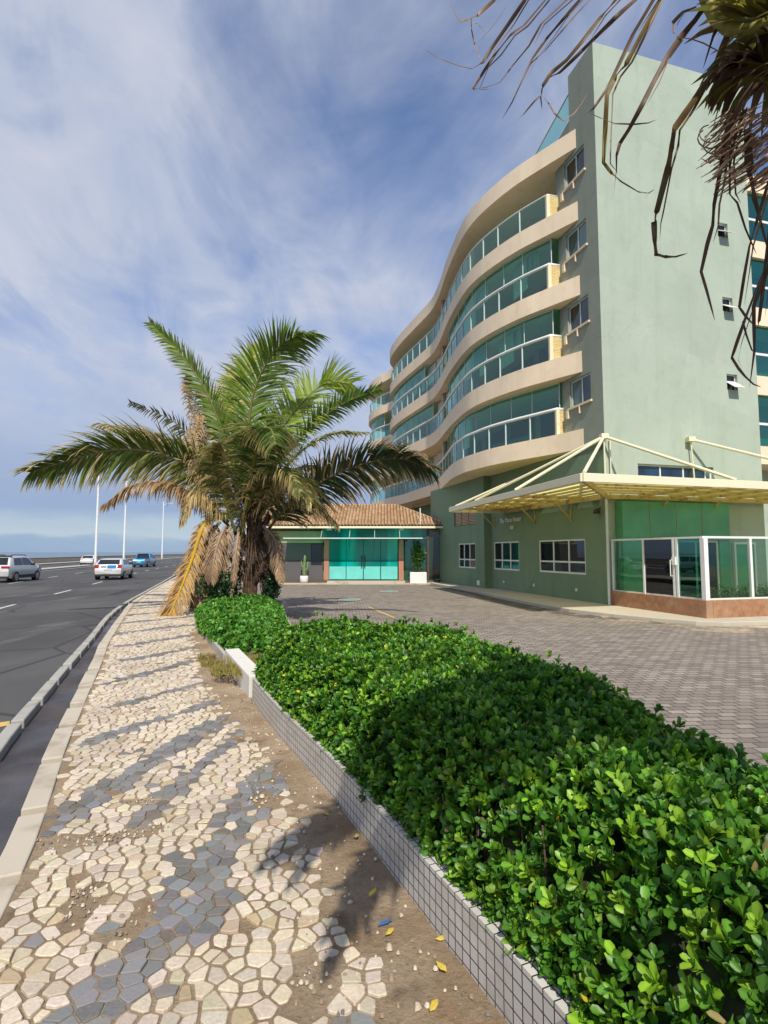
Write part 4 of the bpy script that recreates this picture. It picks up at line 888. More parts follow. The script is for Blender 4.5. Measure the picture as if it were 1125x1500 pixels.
# ------------------------------------------------------------------ planter: soil, tiled wall, white block, low kerb
PR=[(2.75,-2.4),(2.45,-.3),(2.25,1.6),(2.1,2.9),(1.95,4.0),(1.72,5.3),(1.25,6.95),(.55,7.75),(-.6,8.0),(-1.35,8.6),(-1.62,9.9),(-2.25,12.6),(-2.95,15.5),(-3.2,17.6)]
PLd=[tuple(p) for p in spline(PL,150)]
F=thing('planter','raised roadside planter bed with grey tiled edge wall and white corner block','planter',(-.5,5,0))
poly=[(p[0]+.04,p[1]) for p in PLd[::3]]+[p for p in PR]
poly=[p for p in PLd[::3]][::-1]; 
ring=PR+[(-3.6,18.4)]+[(p[0]+.05,p[1]+.02) for p in PLd[4::3]]
mb=MB(); mb.prism(ring,LOT-.1,.13); mb.build('soil',M['soil'],F)
lot_edge=[tuple(p) for p in spline(PR,60)]
mb=MB(); mb.ribbon(lot_edge,-.06,.06,LOT-.1,.17); mb.build('courtyard_edge',M['concrete'],F)
t=NT('small_grey_tiles'); tc=t.n('ShaderNodeAttribute',attribute_name='col'); b=t.n('ShaderNodeTexBrick'); b.offset=0; b.squash=1
t.l(tc.outputs['Vector'],b.inputs[0]); b.inputs['Scale'].default_value=1; b.inputs['Brick Width'].default_value=.0575; b.inputs['Row Height'].default_value=.0575; b.inputs['Mortar Size'].default_value=.0032; b.inputs['Mortar Smooth'].default_value=.1
b.inputs['Color1'].default_value=(.52,.50,.46,1); b.inputs['Color2'].default_value=(.58,.56,.52,1); b.inputs['Mortar'].default_value=(.035,.035,.04,1)
c=t.mix(t.math('MULTIPLY',t.ramp(t.noise(4,detail=7,rough=.65),.5,.7),.5),b.outputs[0],(.30,.25,.19)); t.bsdf(c,.4,0,.4,t.bump(b.outputs[1],-.35,.004)); M['tile']=t.m
tw=[p for p in PLd if p[1]<6.68]
def tiled(path,o0,o1,z0,z1):
    mb=MB(); l0=offset(path,o0); l1=offset(path,o1); s=0; n=len(path); S=[0]
    for a,bq in zip(path,path[1:]): S.append(S[-1]+math.hypot(bq[0]-a[0],bq[1]-a[1]))
    mb.add([(p[0],p[1],z0) for p in l0]+[(p[0],p[1],z1) for p in l0],[(i,i+1,n+i+1,n+i) for i in range(n-1)],0,[(q,z0,0) for q in S]+[(q,z1,0) for q in S])
    mb.add([(p[0],p[1],z1) for p in l0]+[(p[0],p[1],z1) for p in l1],[(i,i+1,n+i+1,n+i) for i in range(n-1)],0,[(q,z1,0) for q in S]+[(q,z1+abs(o1-o0),0) for q in S])
    mb.add([(p[0],p[1],z0) for p in l1]+[(p[0],p[1],z1) for p in l1],[(i,i+1,n+i+1,n+i) for i in range(n-1)],0,[(q,z0,0) for q in S]+[(q,z1,0) for q in S])
    return mb
tiled(tw,0,.11,-.05,.253).build('tiled_wall',M['tile'],F,color=True)     # path runs towards the camera so left is into the bed
ww=[p for p in PLd if 6.69<p[1]<8.55]
mb=MB(); mb.ribbon(ww,-.012,.20,-.05,.245); mb.build('white_block',plaster('whitewash',(.66,.64,.58),(.7,.65,.55),.4,False),F,bevel=.012)
lk=[p for p in PLd if p[1]>8.56]
mb=MB(); mb.ribbon(lk,0,.13,-.05,.13); mb.build('low_kerb',M['concrete'],F,bevel=.01)
# ------------------------------------------------------------------ hedge and ground cover
def inpoly(x,y,P):
    c=np.zeros(len(x),bool); n=len(P)
    for i in range(n):
        x1,y1=P[i]; x2,y2=P[(i+1)%n]
        k=((y1>y)!=(y2>y))&(x<(x2-x1)*(y-y1)/(y2-y1+1e-12)+x1); c^=k
    return c
def pdist(x,y,P):
    d=np.full(len(x),1e9); g=np.zeros((len(x),2)); n=len(P)
    for i in range(n):
        ax,ay=P[i]; bx,by=P[(i+1)%n]; dx,dy=bx-ax,by-ay
        q=np.clip(((x-ax)*dx+(y-ay)*dy)/(dx*dx+dy*dy+1e-12),0,1); ex=x-ax-q*dx; ey=y-ay-q*dy; dd=np.hypot(ex,ey); m=dd<d
        d=np.where(m,dd,d); g[m,0]=ex[m]/(dd[m]+1e-9); g[m,1]=ey[m]/(dd[m]+1e-9)
    return d,g
def noise2(x,y,s,seed=0):
    r=np.random.default_rng(seed); o=np.zeros(len(x))
    for k in range(6):
        a=r.uniform(0,6.28); f=s*r.uniform(.6,1.9); o+=np.sin((x*math.cos(a)+y*math.sin(a))*f+r.uniform(0,6.28))
    return o/6
def hedge(name,label,poly,h0,h1,edge,spacing,leafL,nl,palette,seed,bump=.09,under=.95,wr=.52,yfade=None,crop=None):
    rn=np.random.default_rng(seed); P=poly; xs=[p[0] for p in P]; ys=[p[1] for p in P]
    area=(max(xs)-min(xs))*(max(ys)-min(ys)); n=int(area/spacing**2*1.25)
    x=rn.uniform(min(xs),max(xs),n); y=rn.uniform(min(ys),max(ys),n); k=inpoly(x,y,P); x,y=x[k],y[k]
    d,g=pdist(x,y,P)
    def H(x,y,d):
        s=np.clip(d/edge,0,1); return h0+(h1-h0)*np.sin(s*PI/2)**.8+bump*(noise2(x,y,3.2,seed)+.6*noise2(x,y,8,seed+1))*np.clip(d/.15,.3,1)
    z=H(x,y,d); slope=np.clip(1-d/edge,0,1)
    V_=[];T_=[];C_=[]
    C3=np.stack([x,y,z],1); ax=np.stack([-g[:,0]*slope*1.0,-g[:,1]*slope*1.0,np.ones(len(x))],1)
    ax+=rn.normal(size=ax.shape)*.33; ax/=np.linalg.norm(ax,axis=1)[:,None]
    layers=[(C3+ax*rn.uniform(-.02,.05,(len(x),1)),ax,nl,1.0)]
    m=rn.random(len(x))<under
    layers.append((C3[m]-ax[m]*rn.uniform(.05,.14,(m.sum(),1))+rn.normal(size=(m.sum(),3))*.02,ax[m]+rn.normal(size=(m.sum(),3))*.4,max(4,nl-2),1.1))
    # the steep sides
    for q in range(3):
        m=d<edge*.32; zz=h0-.06+(z[m]-h0+.06)*rn.random(m.sum()); out=np.stack([-g[m,0],-g[m,1],np.full(m.sum(),.55)],1)+rn.normal(size=(m.sum(),3))*.35
        cc_=np.stack([x[m]-g[m,0]*d[m]*rn.uniform(.2,1,m.sum()),y[m]-g[m,1]*d[m]*rn.uniform(.2,1,m.sum()),zz],1); layers.append((cc_,out,nl-1,.95))
    # a few taller shoots
    m=rn.random(len(x))<.05+.10*(d<.25)*(x>noise2(x,y,.1,1)*0+.2)*(d>.05); layers.append((C3[m]+np.array((0,0,1))*rn.uniform(.03,.15,(m.sum(),1)),ax[m],nl,.9))
    # leaf template: (along, across, lift)
    TP=np.array([(0,0,0),(.26,.42,.05),(.26,0,-.03),(.26,-.42,.05),(.60,.95,.05),(.60,0,-.05),(.60,-.95,.05),(.86,.80,-.01),(.86,0,-.09),(.86,-.80,-.01),(.99,0,-.11)])
    TT=np.array([(0,2,1),(0,3,2),(1,2,5),(1,5,4),(2,3,6),(2,6,5),(4,5,8),(4,8,7),(5,6,9),(5,9,8),(7,8,10),(8,9,10)])
    pal=np.array(palette)
    for c,a,num,sc_ in layers:
        if len(c)==0: continue
        a=a/np.linalg.norm(a,axis=1)[:,None]
        t1=np.cross(a,rn.normal(size=a.shape)); t1/=np.linalg.norm(t1,axis=1)[:,None]; t2=np.cross(a,t1)
        bc=pal[rn.integers(0,len(pal),len(c))]*rn.uniform(.75,1.25,(len(c),1))
        for j in range(num):
            ph=2.4*j+rn.uniform(-.3,.3,len(c)); el=np.radians(rn.uniform(14,66,len(c))*(1-.45*j/num))  # angle away from the axis
            rad=t1*np.cos(ph)[:,None]+t2*np.sin(ph)[:,None]
            dr=a*np.cos(el)[:,None]+rad*np.sin(el)[:,None]
            sd=np.cross(dr,a); sd/=np.linalg.norm(sd,axis=1)[:,None]+1e-9; up=np.cross(sd,dr)
            tw=rn.normal(size=len(c))*.35; sd,up=sd*np.cos(tw)[:,None]+up*np.sin(tw)[:,None],up*np.cos(tw)[:,None]-sd*np.sin(tw)[:,None]
            L=leafL*sc_*rn.uniform(.5,1.3,len(c))[:,None]; w=L*wr*.5*rn.uniform(.85,1.15,len(c))[:,None]
            base=c-a*(j/num)*.03
            b=sum(len(v) for v in V_)
            vs=(base[:,None,:]+dr[:,None,:]*TP[None,:,0:1]*L[:,None,:]+sd[:,None,:]*TP[None,:,1:2]*w[:,None,:]+up[:,None,:]*TP[None,:,2:3]*L[:,None,:]).reshape(-1,3)
            V_.append(vs); T_.append((TT[None]+(np.arange(len(c))*11)[:,None,None]).reshape(-1,3)+b)
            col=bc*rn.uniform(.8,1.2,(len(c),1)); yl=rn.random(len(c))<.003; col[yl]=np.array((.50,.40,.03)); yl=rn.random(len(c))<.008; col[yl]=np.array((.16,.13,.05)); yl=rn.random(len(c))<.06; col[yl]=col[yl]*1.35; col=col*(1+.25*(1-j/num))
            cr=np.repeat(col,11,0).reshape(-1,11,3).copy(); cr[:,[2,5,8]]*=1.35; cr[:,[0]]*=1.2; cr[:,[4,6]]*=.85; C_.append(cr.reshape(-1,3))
    o=thing(name,label,name.replace('_',' '),(float(np.mean(xs)),float(np.mean(ys)),.13))
    trimesh('foliage',np.concatenate(V_),np.concatenate(T_),M['leaf'],o,np.concatenate(C_))
    # solid dark core blocks see-through; its colour stands for the shaded inside
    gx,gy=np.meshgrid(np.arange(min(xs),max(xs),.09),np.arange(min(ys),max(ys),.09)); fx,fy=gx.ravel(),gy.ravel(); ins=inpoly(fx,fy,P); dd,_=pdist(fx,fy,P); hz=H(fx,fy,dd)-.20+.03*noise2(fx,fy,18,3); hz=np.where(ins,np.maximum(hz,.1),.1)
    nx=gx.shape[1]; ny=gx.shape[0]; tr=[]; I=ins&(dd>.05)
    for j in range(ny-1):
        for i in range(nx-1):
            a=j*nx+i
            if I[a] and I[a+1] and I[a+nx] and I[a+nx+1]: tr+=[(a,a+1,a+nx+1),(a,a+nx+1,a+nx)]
    trimesh('dark_core',np.stack([fx,fy,hz],1),tr,M['hedgecore'],o)
    mb=MB()
    for k in range(220):
        i=rn.integers(len(x)); mb.tube([(x[i],y[i],.1),(x[i]+rn.normal()*.05,y[i]+rn.normal()*.05,z[i]+.02)],[.007,.004],4)
    mb.build('stem',M['bark'],o,kind='stuff')
    return o
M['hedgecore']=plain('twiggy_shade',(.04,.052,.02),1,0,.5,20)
GREEN=[(.048,.14,.014),(.066,.175,.016),(.032,.10,.014),(.10,.225,.018),(.055,.15,.014),(.15,.27,.02)]
lw=[p for p in PLd if p[1]<7.0]
lw=offset(lw,.05)
HP=[(1.28,-.9)]+[]
left=sorted([(p[0],p[1]) for p in lw if -1.0<p[1]<6.75],key=lambda p:p[1])
HP=left[::3]+[(-1.38,7.0),(-1.05,7.35),(-.5,7.55),(.1,7.6),(.75,7.35),(1.15,6.5),(1.5,5.2),(1.72,4.0),(1.9,2.9),(2.02,1.6),(2.25,-.3),(2.35,-1.0)]
hedge('hedge','dense glossy green hedge filling the planter behind the tiled wall',HP,.22,.77,.36,.040,.054,9,GREEN,21,wr=.47)
GC=[(-4.0,11.9),(-3.1,10.05),(-2.42,8.85),(-2.1,8.75),(-1.75,8.8),(-1.7,9.6),(-1.95,11.0),(-2.4,13),(-2.9,15.2),(-3.3,16.6),(-4.2,17.2),(-5.2,16.4),(-4.95,14.4)]
hedge('ground_cover','low bed of small shiny leaves around the foot of the coconut palm',GC,.16,.38,.5,.085,.085,7,[(.05,.16,.02),(.07,.20,.022),(.10,.23,.025)],33,.05,.3,.62)
# dark bushes right behind and beside the palm trunk
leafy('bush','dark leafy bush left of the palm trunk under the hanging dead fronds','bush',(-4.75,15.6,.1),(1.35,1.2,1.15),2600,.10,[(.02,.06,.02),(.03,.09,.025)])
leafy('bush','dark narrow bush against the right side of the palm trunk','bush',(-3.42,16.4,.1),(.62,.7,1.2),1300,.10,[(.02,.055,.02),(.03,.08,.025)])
# dry grass
def tuft(name,label,pts,n,h,col):
    mb=MB(); rn=random.Random(n); vs=[];tr=[];cc=[]
    for i in range(n):
        cx,cy,r=rn.choice(pts); a=rn.uniform(0,6.28); q=r*math.sqrt(rn.random()); x,y=cx+q*math.cos(a),cy+q*math.sin(a)
        z=col[3] if len(col)>3 else 0
        hh=h*rn.uniform(.5,1.2); dx,dy=rn.uniform(-.5,.5)*hh,rn.uniform(-.5,.5)*hh; k=len(vs); w=.004
        vs+=[(x-w,y,z),(x+w,y,z),(x+dx*.5+w*.7,y+dy*.5,z+hh*.7),(x+dx,y+dy,z+hh*.95)]; tr+=[(k,k+1,k+2),(k,k+2,k+3)]
        f=rn.uniform(.7,1.3); c=col[rn.randrange(2)]; cc+=[tuple(v*f for v in c)]*4
    o=trimesh(name,vs,tr,M['dryleaf'],None,cc); return tag(o,label,'grass',kind='stuff')
tuft('dry_grass','straw coloured dry grass between hedge and ground cover',[(-1.95,8.1,.42),(-1.6,7.9,.35),(-2.1,7.5,.25),(-1.75,7.3,.25)],2600,.09,[(.34,.26,.08),(.22,.21,.06),0,.13])
tuft('weeds','sparse brown weeds along the foot of the planter wall',[(-2.65,8.5,.18),(-2.35,7.9,.12),(-2.9,9.0,.14),(-2.25,8.05,.2)],900,.10,[(.30,.23,.08),(.20,.18,.05),0,-.01])
# ------------------------------------------------------------------ palms
KN,KW,KL=1.75,1.6,1.14
def frond(parent,pts,Ll,n=64,droop=.16,col=(.09,.17,.03),tip=(.30,.22,.10),dry=0.0,width=.035,rach=.035,side=None,fwd=.55,vee=.25,seed=1,rcol=None,both=(1,-1),name='frond',mat=None,start=.10,hang=0.0,lenprof=None,gaps=.06,label=None,scatter=.12):
    if parent.name.startswith('coconut'): n=int(n*KN); width=width*KW; Ll=Ll*KL
    if mat is not None and parent.name.startswith('coconut'): width*=.62; n=int(n*1.35); scatter=.2
    rn=random.Random(seed); S=spline(pts,48); S=[V(p) for p in S]
    mb=MB(); rcol=rcol or (.24,.22,.06)
    rad=[max(.004,rach*(1-.92*(i/48))) for i in range(49)]
    vs_rach=MB(); 
    mb.tube(S,rad,6,0,True,rcol)
    col=np.array(col); tip=np.array(tip)
    for s in both:
        for i in range(n):
            t=start+(1-start)*(i+rn.random()*.6)/n
            if rn.random()<gaps: continue
            f=min(t*48,47.999); k=int(f); p=S[k].lerp(S[k+1],f-k); T=(S[min(k+1,48)]-S[max(k-1,0)]).normalized()
            if side is not None: sd=V(side); sd=(sd-T*sd.dot(T)).normalized()
            else:
                sd=T.cross(V((0,0,1))); 
                if sd.length<.15: sd=T.cross(V((0,1,.2)))
                sd.normalize()
            up=sd.cross(T).normalized()
            L=Ll*((.45+.55*math.sin(PI*min(1,t*.92+.12))) if lenprof is None else lenprof(t))*rn.uniform(.82,1.12)
            d=(T*(fwd+.7*t*t+rn.uniform(-.1,.1))+sd*s+up*(vee+rn.uniform(-.12,.12))+V((rn.gauss(0,scatter),rn.gauss(0,scatter),rn.gauss(0,scatter)))).normalized()
            m=5; q=p.copy(); P=[q.copy()]; D=[d.copy()]
            dl=rn.random()<dry; dr=droop*rn.uniform(.6,1.5)*(1.5 if dl else 1)
            for j in range(m):
                q=q+d*(L/m); d=(d+V((0,0,-1))*(dr*(1+j*.35)+hang)).normalized(); P.append(q.copy()); D.append(d.copy())
            prof=[.55,1,.95,.7,.4,.03]; vs=[];cc=[]
            cl=col*rn.uniform(.7,1.35)*np.array((1,rn.uniform(.9,1.06),rn.uniform(.8,1.1))); 
            if dl: cl=tip*rn.uniform(.7,1.3)
            tp=tip*rn.uniform(.8,1.3); a0=rn.uniform(.35,.95)
            for j in range(m+1):
                w=T-D[j]*T.dot(D[j])
                if w.length<.05: w=up.copy()
                w.normalize(); w=(w+up*rn.uniform(-.25,.25)).normalized()*(width*.5*prof[j]); vs+=[P[j]-w,P[j]+w]
                x=max(0,min(1,(j/m-a0)/.35)); c=cl*(1-x)+tp*x; cc+=[tuple(c)]*2
            mb.add(vs,[(2*j,2*j+1,2*j+3,2*j+2) for j in range(m)],0,cc)
    o=mb.build(name,mat or M['palmleaf'],parent,smooth=True,color=True)
    if label: o['label']=label
    return o
PY=16.15
K=thing('coconut_palm','bushy coconut palm with green, yellowing and hanging dead fronds standing in the planter','palm tree',(-4.0,PY,.1))
# trunk with leaf-base boots
rn=random.Random(4); mb=MB(); tp=[(-4.0,PY,-.1),(-3.98,PY,.6),(-3.95,PY,1.4),(-3.9,PY,2.3),(-3.92,PY,3.4),(-3.95,PY,4.2)]
S=spline(tp,60); mb.tube([V(p) for p in S],[(.33-.07*min(1,i/12))*(.82+.05*math.sin(i*2.1)) for i in range(61)],16)
t=NT('palm_trunk'); f=t.noise(5,t.pos((1,1,4)),detail=7,rough=.7); c=t.mix(t.ramp(f,.35,.7),(.07,.042,.028),(.21,.135,.085)); t.bsdf(c,.95,0,.1,t.bump(f,1,.05)); M['trunk']=t.m
tr_=mb.build('trunk',M['trunk'],K,smooth=True)
for i in range(26):
    a=rn.uniform(0,6.28); z=rn.uniform(.75,3.6); r=.25; l=rn.uniform(.35,.8); mb=MB()
    b=V((-3.95+r*math.cos(a),PY+r*math.sin(a),z)); e=b+V((math.cos(a)*l*.55,math.sin(a)*l*.55,l*.75)); m=b.lerp(e,.5)+V((math.cos(a)*.08,math.sin(a)*.08,-.04))
    mb.tube([b-V((math.cos(a)*.1,math.sin(a)*.1,.12)),m,e],[.10,.065,.03],7); mb.build('leaf_base',plain('leaf_base_brown',(.085,.052,.034),.95,0,.5,8) if i==0 else M['lb'],K)
    if i==0: M['lb']=bpy.data.materials['leaf_base_brown']
def P(px,py,dy=0): return tuple(aty(px,py,PY+dy))
GRN=(.14,.225,.03); LGT=(.28,.37,.055); DRY=(.54,.41,.20); BRN=(.38,.255,.125); YEL=(.62,.40,.04)
def fr_(pts,**k): 
    k.setdefault('seed',len(K.children)); return frond(K,[P(*p) for p in pts],**k)
# green crown
fr_([(345,745,0),(300,695,-.3),(245,668,-.6),(180,658,-1.0),(110,672,-1.2),(45,692,-1.4)],Ll=1.3,n=120,droop=.14,col=(.14,.19,.034),tip=DRY,dry=.16,rach=.06,fwd=.75,vee=.1,side=(.25,-.45,.85),rcol=(.42,.36,.16))
fr_([(340,735,.2),(310,700,.5),(265,655,.7),(215,635,.9),(150,622,1.1)],Ll=1.15,n=80,droop=.26,col=(.13,.14,.05),tip=DRY,dry=.45,rach=.05)
fr_([(335,770,0),(295,735,-.3),(250,712,-.6),(200,712,-.9),(155,740,-1.1)],Ll=.8,n=60,droop=.30,col=(.16,.11,.05),tip=BRN,dry=.7,rach=.045,gaps=.1)
fr_([(335,690,.4),(290,650,.7),(250,615,.9),(190,590,1.2)],Ll=.42,side=(.3,-.3,.9),n=38,droop=.10,col=(.08,.10,.04),tip=(.12,.10,.06),dry=.4,rach=.035,gaps=.25)
fr_([(345,690,.1),(325,630,.1),(300,570,.2),(262,515,.3),(220,473,.4)],Ll=.62,n=64,side=(.8,-.2,.6),droop=.05,col=GRN,tip=(.22,.2,.08),dry=.1,rach=.045,fwd=.9,start=.2)
fr_([(355,720,-.2),(362,640,-.3),(372,575,-.3),(395,525,-.5),(425,497,-.7),(458,487,-1.0)],Ll=1.15,n=76,droop=.10,col=GRN,tip=(.16,.2,.05),dry=.06,rach=.055,fwd=.7,side=(1,.35,0))
fr_([(352,710,.5),(350,640,.7),(350,580,.8),(362,535,.9),(385,505,1.1)],Ll=.75,n=56,droop=.16,col=LGT,tip=DRY,dry=.18,rach=.045,side=(1,.2,0))
fr_([(372,710,.3),(400,650,.5),(435,600,.6),(475,562,.7),(515,562,.9)],Ll=1.2,n=76,droop=.10,col=LGT,tip=(.25,.3,.07),dry=.05,rach=.05,fwd=.6,side=(.75,0,.65))
fr_([(380,720,.1),(420,665,.2),(460,622,.3),(505,590,.3),(556,570,.4)],Ll=.62,n=66,droop=.10,col=(.12,.22,.04),tip=(.25,.3,.07),dry=.04,rach=.045,fwd=.5,side=(.55,-.3,.75))
fr_([(378,735,.4),(415,690,.6),(450,655,.8),(490,636,.9),(535,634,1.0)],Ll=.6,n=58,droop=.14,col=(.16,.22,.05),tip=(.4,.32,.1),dry=.15,rach=.04)
fr_([(350,715,-.1),(335,650,.3),(330,590,.7),(345,545,1.2)],Ll=.8,n=56,droop=.12,col=LGT,tip=DRY,dry=.12,rach=.045,side=(1,0,0))
fr_([(352,720,.2),(385,650,.9),(420,600,1.4),(455,590,2.0)],Ll=.9,n=56,droop=.12,col=GRN,tip=DRY,dry=.1,rach=.045,side=(.8,0,.6))
fr_([(345,720,.2),(330,660,1.2),(315,615,2.0),(300,600,3.0)],Ll=.8,n=50,droop=.14,col=GRN,tip=DRY,dry=.2,rach=.045)
# front frond arching to the camera
fr_([(352,800,-.3),(362,730,-.6),(374,670,-1.0),(384,636,-1.5),(396,628,-2.2),(404,650,-2.8)],Ll=1.2,n=110,droop=.22,col=(.10,.155,.035),tip=(.56,.44,.20),dry=.14,rach=.07,rcol=(.36,.32,.07),fwd=.35,side=(1,.1,0),start=.22,vee=.05)
fr_([(345,780,-.4),(325,720,-.9),(312,675,-1.4),(318,650,-2.0)],Ll=.8,n=60,droop=.26,col=(.16,.18,.05),tip=(.56,.44,.20),dry=.3,rach=.05,side=(1,0,0))
# right drooping frond
fr_([(382,790,0),(425,738,-.3),(475,703,-.5),(530,680,-.7),(585,672,-.9),(632,688,-1.1)],Ll=1.15,n=110,droop=.15,col=(.05,.075,.028),tip=BRN,dry=.12,rach=.05,rcol=(.20,.17,.07),fwd=.6,vee=.0,side=(-.3,-.55,.75))
fr_([(385,770,.3),(420,740,.4),(455,735,.5),(490,765,.6)],Ll=.85,n=66,droop=.30,col=(.13,.14,.04),tip=DRY,dry=.35,rach=.045)
fr_([(380,760,-.5),(410,715,-.9),(435,705,-1.3),(455,735,-1.7)],Ll=.95,n=76,droop=.30,col=(.12,.15,.04),tip=DRY,dry=.35,rach=.045)
fr_([(385,745,.8),(430,690,1.2),(470,690,1.6),(500,720,2.0)],Ll=.8,n=56,droop=.25,col=(.10,.11,.045),tip=BRN,dry=.4,rach=.04)
fr_([(360,750,-.6),(385,700,-1.3),(420,690,-2.0),(440,720,-2.5)],Ll=.85,n=64,droop=.30,col=(.12,.16,.04),tip=DRY,dry=.3,rach=.045)
# dead brown masses, left and top-left
fr_([(330,720,.2),(300,650,.3),(278,590,.4),(275,548,.5)],Ll=.46,n=60,droop=.34,col=(.30,.22,.12),tip=BRN,dry=.8,rach=.04,mat=M['dryleaf'],gaps=.05)
fr_([(335,700,.5),(310,640,.7),(298,590,.8),(300,565,.9)],Ll=.5,n=56,droop=.34,col=(.26,.18,.09),tip=BRN,dry=.8,rach=.04,mat=M['dryleaf'])
fr_([(330,740,-.2),(298,700,-.4),(285,650,-.3),(292,610,-.1)],Ll=.55,n=64,droop=.42,col=(.28,.20,.10),tip=BRN,dry=.8,rach=.04,mat=M['dryleaf'])
fr_([(335,765,-.3),(305,735,-.6),(285,725,-.9),(268,760,-1.1)],Ll=.75,n=70,droop=.40,col=(.26,.20,.09),tip=DRY,dry=.7,rach=.045,mat=M['dryleaf'])
# hanging fronds
fr_([(312,752,-.5),(296,775,-.8),(283,815,-.9),(268,855,-1.0),(252,893,-1.1),(243,915,-1.15)],Ll=.66,n=96,gaps=.18,lenprof=(lambda t:.35+.75*t if t<.85 else .9-(t-.85)*2.5),droop=.14,hang=.04,col=(.50,.30,.085),tip=(.42,.29,.15),dry=.5,rach=.075,rcol=YEL,width=.035,fwd=.75,vee=.0,side=(1,.2,.1),start=.08,mat=M['dryleaf'],label='yellow stalked hanging frond')
for (q,Lq) in (([(322,765,-.3),(308,785,-.6),(304,830,-.7),(298,880,-.8)],.5),([(318,770,0),(300,800,.1),(292,850,.1),(282,895,.1)],.55),([(340,770,-.4),(328,790,-.7),(322,830,-.8),(318,868,-.8)],.42),([(350,775,-.5),(346,805,-.8),(342,845,-.85),(336,885,-.9)],.18),([(385,770,-.3),(402,790,-.5),(408,825,-.55),(412,850,-.6)],.38),([(375,780,.4),(395,800,.5),(402,830,.5),(405,860,.5)],.35),([(335,770,.5),(322,800,.7),(312,840,.8),(306,875,.8)],.5),([(330,770,-.8),(318,800,-1.0),(312,830,-1.1),(310,850,-1.1)],.4)):
    fr_(q,Ll=Lq,n=54,droop=.16,hang=.08,col=(.36,.25,.15),tip=(.26,.16,.09),dry=.5,rach=.05,rcol=(.38,.28,.19),width=.035,fwd=.8,vee=0,side=(1,.3,0),mat=M['dryleaf'],label='dead hanging frond')
# fibrous dark tangle at the heart
mb=MB(); 
for i in range(900):
    a=rn.uniform(0,6.28); z=rn.uniform(1.0,4.3); b=V((-4.0+.28*math.cos(a),PY+.28*math.sin(a),z)); e=b+V((math.cos(a)*rn.uniform(.1,.45),math.sin(a)*rn.uniform(.1,.45),rn.uniform(-.75,.35))); f=rn.uniform(.5,1.2)
    mb.tube([b,b.lerp(e,.5)+V((0,0,.08)),e],[.012,.01,.004],4,0,False,tuple(v*f for v in (.13,.08,.05)))
mb.build('fibre',M['dryleaf'],K,color=True)
